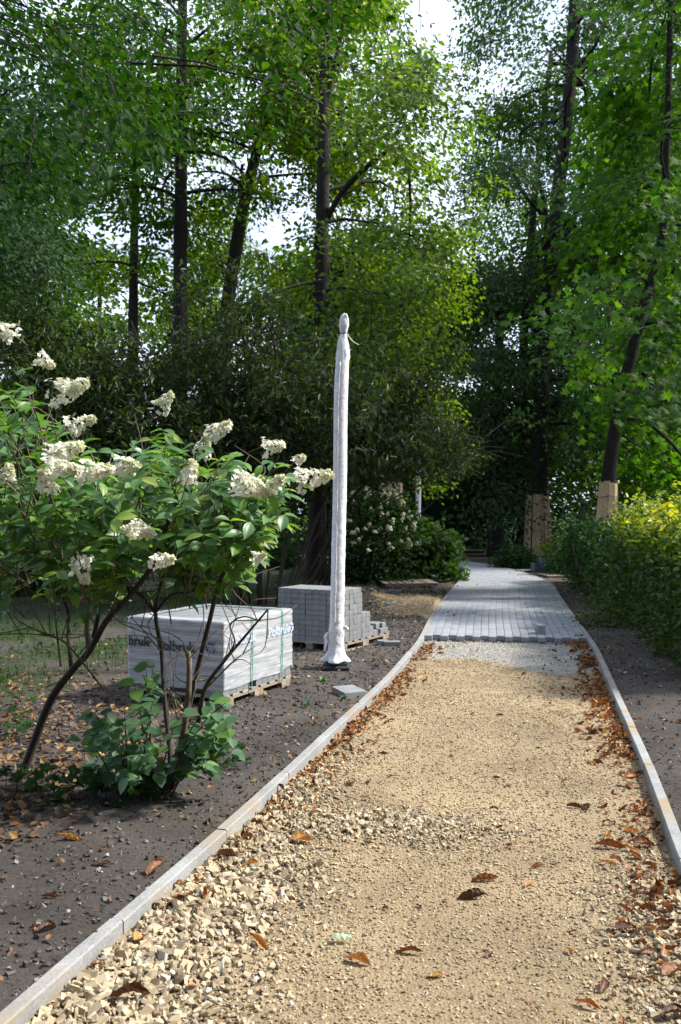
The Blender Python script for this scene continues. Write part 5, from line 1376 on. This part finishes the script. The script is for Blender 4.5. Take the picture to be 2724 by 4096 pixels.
for gi, (cx_, cy_, lab, ex, nn) in enumerate(((110, 1850, 'maple seedlings with lobed leaves at the foot of the leaning hydrangea stem', 90, 26), (265, 1850, 'clump of maple seedlings between the two hydrangea bases', 95, 30), (335, 1860, 'sprig of bright maple leaves beside the bare soil', 45, 14), (500, 1770, 'trailing light green weeds right of the hydrangea stems', 60, 34), (40, 1700, 'dim maple seedlings at the left edge behind the leaning stem', 60, 14))):
    g0 = G(cx_ * 1.7372, cy_ * 1.7372, .03); rr = empty('maple_seedling', g0); tag(rr, lab, 'seedling')
    tw = []
    for k in range(nn):
        g1 = G((cx_ + rt.normal() * ex * .5) * 1.7372, (cy_ + abs(rt.normal()) * -28 + 12) * 1.7372, .03) - g0
        hgt = rt.uniform(.03, .20); tp = g1 + np.array([rt.normal() * .03, rt.normal() * .03, hgt])
        tw.append((np.array([g1, (g1 + tp) / 2, tp]), np.array([.0025, .002, .0015])))
        for q in range(2):
            nr = np.array([0, -.3, 1.0]) + rt.normal(size=3) * .3; fw = rt.normal(size=3) * np.array([1, 1, .1])
            Rm = frames(np.array([nr]), np.array([fw]))[0]; s_ = rt.uniform(.045, .085)
            o = obj('leaf', mm_, rr); o.matrix_local = Matrix([[*(Rm[i] * s_), tp[i]] for i in range(3)] + [[0, 0, 0, 1]])
    V, F = tubes_np(tw, 4); obj('stalks', raw_mesh('stalks', V, F, M['twig'], True), rr)['kind'] = 'stuff'

# ------------------------------------------------------------------ ground cover
# dry litter under and behind the hydrangea
n = 19000
x = rng.uniform(-6.0, -.2, n); y = 4.3 + 6.5 * rng.random(n) ** 1.4
dl = XL(y) - x
wgt = np.clip((dl - .75) / .5, 0, 1) * np.clip(1.5 - (y - 5.2) / 3.2, .12, 1); k = rng.random(n) < wgt * .9; x, y = x[k], y[k]
pos = np.stack([x, y, ground_height(x, y) + .008 + .015 * rng.random(len(x))], -1)
V, F, t = scatter(LS, pos, rand_rot(len(x), .45), rng.uniform(.03, .075, len(x)))
tag(obj('leaf_litter', raw_mesh('leaf_litter', V, F, M['dryleaf'], False, t)), 'brown dry leaf litter under the hydrangea', 'leaf litter', kind='stuff')
# small orange leaves strewn over soil and along the kerbs
n = 5200
y = 3 + 22 * rng.random(n) ** 1.1; sd_ = rng.random(n)
x = np.where(sd_ < .42, XL(y) - .07 - rng.random(n) ** 1.3 * 3.2, np.where(sd_ < .72, XR(y) + .07 + rng.random(n) ** 1.2 * 2.6, np.where(sd_ < .90, XR(y) - rng.random(n) ** 3.2 * .8 - .03, XL(y) + .03 + rng.random(n) ** 3.4 * .7)))
k = ~((x > XL(y)) & (x < XR(y)) & (y > 11.5) & (rng.random(n) < .8)); x, y = x[k], y[k]
inside = (x > XL(y)) & (x < XR(y)); zz = np.where(inside, np.where(y > 11.45, TOP + .004, bed_z(x, y) + .006), ground_height(x, y) + .012)
V, F, t = scatter(LH, np.stack([x, y, zz], -1), rand_rot(len(x), .5), rng.uniform(.022, .05, len(x)) * np.where(y < 5, .7, 1), .35 + .65 * rng.random(len(x)))
tag(obj('leaf_litter', raw_mesh('leaf_litter', V, F, M['dryleaf'], False, t)), 'small orange and tan leaves strewn over soil, kerbs and paving', 'leaf litter', kind='stuff')
# small curled leaves gathered in the angle of both kerbs
M['driftleaf'] = leafmat('drift_leaf', [(0, (.08, .036, .018)), (.5, (.21, .09, .032)), (.85, (.38, .17, .05)), (1, (.48, .30, .10))], .2, (1.3, .9, .5), .6, .3)
n = 2600; y = 3.2 + 8.2 * rng.random(n) ** .8; rt_ = rng.random(n) < .62
x = np.where(rt_, XR(y) - .02 - np.abs(rng.normal(size=n)) * (.10 + .05 * rng.random(n)), XL(y) + .02 + np.abs(rng.normal(size=n)) * .09)
k = vnoise(x * 0 + rt_ * 9, y, .55, 71, 3) + .25 * rng.random(n) > .52; x, y = x[k], y[k]
V, F, t = scatter((LH[0] * np.array([1, 1, 4.0]), LH[1]), np.stack([x, y, bed_z(x, y) + .008 + .012 * rng.random(len(x))], -1), rand_rot(len(x), .8), rng.uniform(.022, .05, len(x)))
tag(obj('leaf_litter', raw_mesh('leaf_litter', V, F, M['driftleaf'], False, t)), 'small curled orange leaves gathered against the inner kerb faces', 'leaf litter', kind='stuff')
# lawn blades
n = 70000
x = rng.uniform(-11, 1.5, n); y = 6.8 + 17 * rng.random(n) ** 1.2
k = rng.random(n) < grassy(x, y, -1) * .9; x, y = x[k], y[k]
BL = (np.array([(0, -.06, 0), (0, .06, 0), (.25, 0, 1.0)]), np.array([(0, 1, 2)]))
a = rng.uniform(0, 2 * PI, len(x)); R3 = np.zeros((len(x), 3, 3)); R3[:, 0, 0] = np.cos(a); R3[:, 0, 1] = -np.sin(a); R3[:, 1, 0] = np.sin(a); R3[:, 1, 1] = np.cos(a); R3[:, 2, 2] = 1
V, F, t = scatter(BL, np.stack([x, y, ground_height(x, y) - .005], -1), R3, rng.uniform(.04, .10, len(x)))
tag(obj('grass', raw_mesh('grass', V, F, M['grass'], False, t)), 'thin shaded grass on the left behind the hydrangea', 'grass', kind='stuff')
n = 6000
x = rng.uniform(-11, 0, n); y = 7.5 + 13 * rng.random(n); k = (grassy(x, y, -1) > .4) & (vnoise(x, y, 1.6, 44, 2) > .5); x, y = x[k], y[k]
V, F, t = scatter(LH, np.stack([x, y, ground_height(x, y) + .03 + .06 * rng.random(len(x))], -1), rand_rot(len(x), .5), rng.uniform(.04, .09, len(x)))
tag(obj('ground_cover', raw_mesh('ground_cover', V, F, M['darkleaf'], False, t)), 'low broad leaved weeds in the grass at the left', 'weeds', kind='stuff')
# a few green weeds on the bare soil
for fx, fy, lab in ((1497, 2648, 'single upright light green weed on the soil right of the wrapped post'), (1290, 2726, 'tiny green weed left of the square slab, near the pallet'), (1373, 2800, 'weed sprouting right in front of the square slab'), (1224, 2830, 'small green sprout on the soil left of the slab front'), (1185, 2555 + 120, 'yellow green tuft beside the black footing')):
    g0 = G(fx, fy, .04); g0[2] = ground_at(g0[0], g0[1]); rr = empty('weed', g0); tag(rr, lab, 'weed', 'little weeds on the bare soil')
    for q in range(5):
        a = rng.uniform(0, 6.28); Rm = frames(np.array([[math.cos(a) * -.8, math.sin(a) * -.8, .5]]), np.array([[math.cos(a), math.sin(a), 1.2]]))[0]; s_ = rng.uniform(.035, .07)
        o = obj('leaf', raw_mesh('leaf', *LH, mat=M['sapleafobj']), rr) if q == 0 else obj('leaf', rr.children[0].data, rr)
        o.matrix_local = Matrix([[*(Rm[i] * s_), 0.0] for i in range(3)] + [[0, 0, 0, 1]])

# ------------------------------------------------------------------ single fallen leaves
def fallen_mesh(seed, curl, wd, twist):
    r = np.random.default_rng(seed); nu, nv = 12, 7; V = []
    for i in range(nu + 1):
        t = i / nu; hw = wd * 1.45 * math.sin(PI * min(1, t ** .85)) ** .7 * .5 + .004
        for j in range(nv + 1):
            s = (j / nv - .5) * 2; ang = s * curl * (.6 + .5 * t)
            rad = hw / max(curl, .2)
            y = rad * math.sin(ang); z = rad * (1 - math.cos(ang)) + .010 * math.sin(i * PI) 
            pl_ = .022 * ((i % 2) - .5) * abs(s) * (1 if 0 < i < nu else 0)
            a = twist * (t - .5); y2 = y * math.cos(a) - z * math.sin(a); z2 = y * math.sin(a) + z * math.cos(a)
            V.append((t - .5 + .02 * r.normal(), y2 + pl_ * .4 + .008 * r.normal(), z2 + pl_ + .05 * math.sin(t * 3.0 + seed) ** 2 + .006 * r.normal()))
    V = np.array(V); V[:, 2] -= V[:, 2].min()
    F = [[i * (nv + 1) + j, (i + 1) * (nv + 1) + j, (i + 1) * (nv + 1) + j + 1, i * (nv + 1) + j + 1] for i in range(nu) for j in range(nv)]
    return raw_mesh('fallen_leaf', V, np.array(F), M['fallen'], False)
FM = [fallen_mesh(k, c, w_, tw) for k, (c, w_, tw) in enumerate(((1.5, .42, .8), (2.4, .36, 1.2), (.9, .45, .5), (2.0, .30, 1.8), (1.3, .55, -1.0), (2.7, .40, .4), (.6, .40, -.6)))]
def leaf_at(fx, fy, size, rz, k, label, group=None, z=None, tilt=.15):
    g = G(fx, fy, z if z is not None else .03)
    ins = XL(g[1]) < g[0] < XR(g[1])
    zz = (float(bed_z(g[0], g[1])) + .02 * float(coarse(g[0], g[1])) + .004) if ins else ground_at(g[0], g[1]) + .006
    if z is not None: zz = z
    elif ins: g = G(fx, fy, 0.01)
    if ins and g[1] > 11.4: zz = TOP + .001
    o = obj('fallen_leaf', FM[k % len(FM)], None, (g[0], g[1], zz), (random.gauss(0, tilt), random.gauss(0, tilt), rz))
    o.scale = (size, size * random.uniform(.8, 1.1), size * random.uniform(1.0, 1.7))
    tag(o, label, 'leaf', group); return o
big = [(520, 4010, .15, .05, 3, 'longest curled brown leaf lying on coarse stones by the left kerb'),
 (565, 3770, .11, 1.2, 4, 'upright crumpled brown leaf on coarse stones just past the kerb joint'),
 (185, 3740, .10, .9, 0, 'pale orange ribbed leaf alone on the dark soil left of the near kerb'),
 (150, 4230 - 500, .07, .4, 1, 'small rust leaf on soil beside the pale ribbed one'),
 (280, 3385, .16, .15, 1, 'long rolled brown leaf on the soil below the seedlings'),
 (620, 3500, .13, 1.1, 0, 'tall curled leaf leaning on the soil side of the left kerb'),
 (410, 3475, .09, -.1, 2, 'flat tan leaf on bare soil at mid left'),
 (910, 3440, .13, -.5, 5, 'arched leaf on coarse gravel next to the kerb joint'),
 (1210, 3370, .12, 0, 4, 'dark ribbed leaf at the far edge of the coarse gravel band'),
 (1000, 3480, .10, .5, 3, 'bent leaf rib lying on coarse gravel, beside the arched leaf'),
 (1940, 3510, .14, .2, 1, 'upper of two large curled leaves in the middle of the gravel path'),
 (1890, 3580, .14, .0, 5, 'lower of two large curled leaves in the middle of the gravel path'),
 (1635, 3795, .12, -.1, 3, 'thin curled leaf on fine gravel below the two large ones'),
 (1430, 3835, .11, -.35, 0, 'arched brown leaf on fine gravel near bottom centre'),
 (1740, 3890, .07, 0, 2, 'flat pale brown leaf near the bottom of the path'),
 (1960, 3805, .05, .8, 4, 'small brown ball of a leaf on fine gravel, lower right of centre'),
 (2440, 3380, .16, -.1, 1, 'long rolled leaf on gravel just left of the near right kerb'),
 (2575, 3375, .12, -.3, 4, 'ribbed dark leaf close against the near right kerb'),
 (2150, 3455, .08, .4, 5, 'hooked leaf on gravel right of the two large leaves'),
 (2350, 4010, .10, -.6, 3, 'twisted dark leaf near the bottom right of the path'),
 (2690, 3900, .12, .5, 4, 'crumpled russet leaf at the right edge near the bottom'),
 (2700, 4060, .12, .3, 0, 'broad curled leaf in the bottom right corner'),
 (2480, 3715, .11, -.05, 2, 'dark flat leaf lying on gravel at lower right'),
 (2000, 2853, .07, 0, 1, 'lone brown leaf in the centre of the path halfway to the paving'),
 (1535, 3010, .08, -.1, 5, 'brown leaf on sandy gravel left of centre'),
 (1800, 3018, .05, .2, 2, 'light orange leaf on sandy gravel at centre'),
 (1560, 3100, .05, .9, 0, 'small upright leaf on sandy gravel'),
 (1985, 3105, .06, -.4, 4, 'paired leaf scraps on sandy gravel right of centre'),
 (1975, 3232, .06, -.3, 3, 'dark curled leaf on gravel above the coarse band'),
 (2300, 3220, .10, -.2, 1, 'long brown roll lying on gravel right of centre'),
 (2450, 3285, .06, .5, 4, 'dark crumpled leaf alone on gravel near the right kerb joint')]
for b_ in big: leaf_at(b_[0], b_[1], b_[2] * .88, b_[3], b_[4], b_[5])
rl = np.random.default_rng(3)
for k in range(95):     # drift along the right kerb
    y = 4.4 + 7.2 * rl.random(); x = XR(y) - .03 - abs(rl.normal()) * .14 - (.25 * rl.random() if rl.random() < .2 else 0)
    fx, fy = 1362 + x / y * FOC, 2048 + EYE / y * FOC
    leaf_at(fx, fy, rl.uniform(.06, .12), rl.uniform(0, 6.28), int(rl.integers(7)), 'curled orange brown leaf in the drift along the right kerb', 'leaves drifted along the right kerb', None, .4)
for k in range(40):     # near right corner
    y = 2.9 + 1.6 * rl.random(); x = XR(y) - .05 - abs(rl.normal()) * .28; 
    leaf_at(1362 + x / y * FOC, 2048 + EYE / y * FOC, rl.uniform(.04, .085), rl.uniform(0, 6.28), int(rl.integers(7)), 'curled dark orange leaf among the grey stones in the lower right corner', 'leaves in the lower right corner', None, .4)
for k in range(45):     # along the left kerb inside
    y = 3.0 + 8.4 * rl.random() ** .8; x = XL(y) + .04 + abs(rl.normal()) * (.16 if y > 6 else .35)
    leaf_at(1362 + x / y * FOC, 2048 + EYE / y * FOC, rl.uniform(.05, .10), rl.uniform(0, 6.28), int(rl.integers(7)), 'small orange leaf on the gravel along the left kerb', 'leaves along the left kerb', None, .35)
for k in range(34):     # soil at the left
    y = 3.2 + 8 * rl.random(); x = XL(y) - .09 - rl.random() ** 1.3 * 1.5
    leaf_at(1362 + x / y * FOC, 2048 + (EYE - .03) / y * FOC, rl.uniform(.04, .08), rl.uniform(0, 6.28), int(rl.integers(7)), 'small brown leaf on the dark soil left of the kerb', 'leaves on the soil at the left', None, .35)
for k in range(30):     # soil at the right
    y = 4.6 + 8 * rl.random(); x = XR(y) + .09 + rl.random() ** 1.1 * 1.6
    leaf_at(1362 + x / y * FOC, 2048 + (EYE - .03) / y * FOC, rl.uniform(.05, .09), rl.uniform(0, 6.28), int(rl.integers(7)), 'dull tan leaf on the shaded soil right of the kerb', 'leaves on the soil at the right', None, .35)
for k in range(28):     # open gravel
    y = 3.1 + 8 * rl.random(); x = XL(y) + .2 + rl.random() * (XR(y) - XL(y) - .4)
    leaf_at(1362 + x / y * FOC, 2048 + EYE / y * FOC, rl.uniform(.025, .05), rl.uniform(0, 6.28), int(rl.integers(7)), 'small leaf scrap on the open gravel of the path', 'leaf scraps on the open gravel', None, .3)
g0 = G(1368, 3752, .01); V = []; F = []
for i in range(7):
    for j in range(5):
        V.append((i * .012 - .036, j * .008 - .016, .010 * rl.random() + .008 * math.sin(i * 1.7) ** 2))
F = [[i * 5 + j, (i + 1) * 5 + j, (i + 1) * 5 + j + 1, i * 5 + j + 1] for i in range(6) for j in range(4)]
o = obj('plastic_scrap', raw_mesh('plastic_scrap', V, np.array(F), M['plasticscrap'], False, np.full(len(V), .5)), None, g0); tag(o, 'crumpled pale green plastic scrap on the fine gravel near bottom centre', 'scrap')
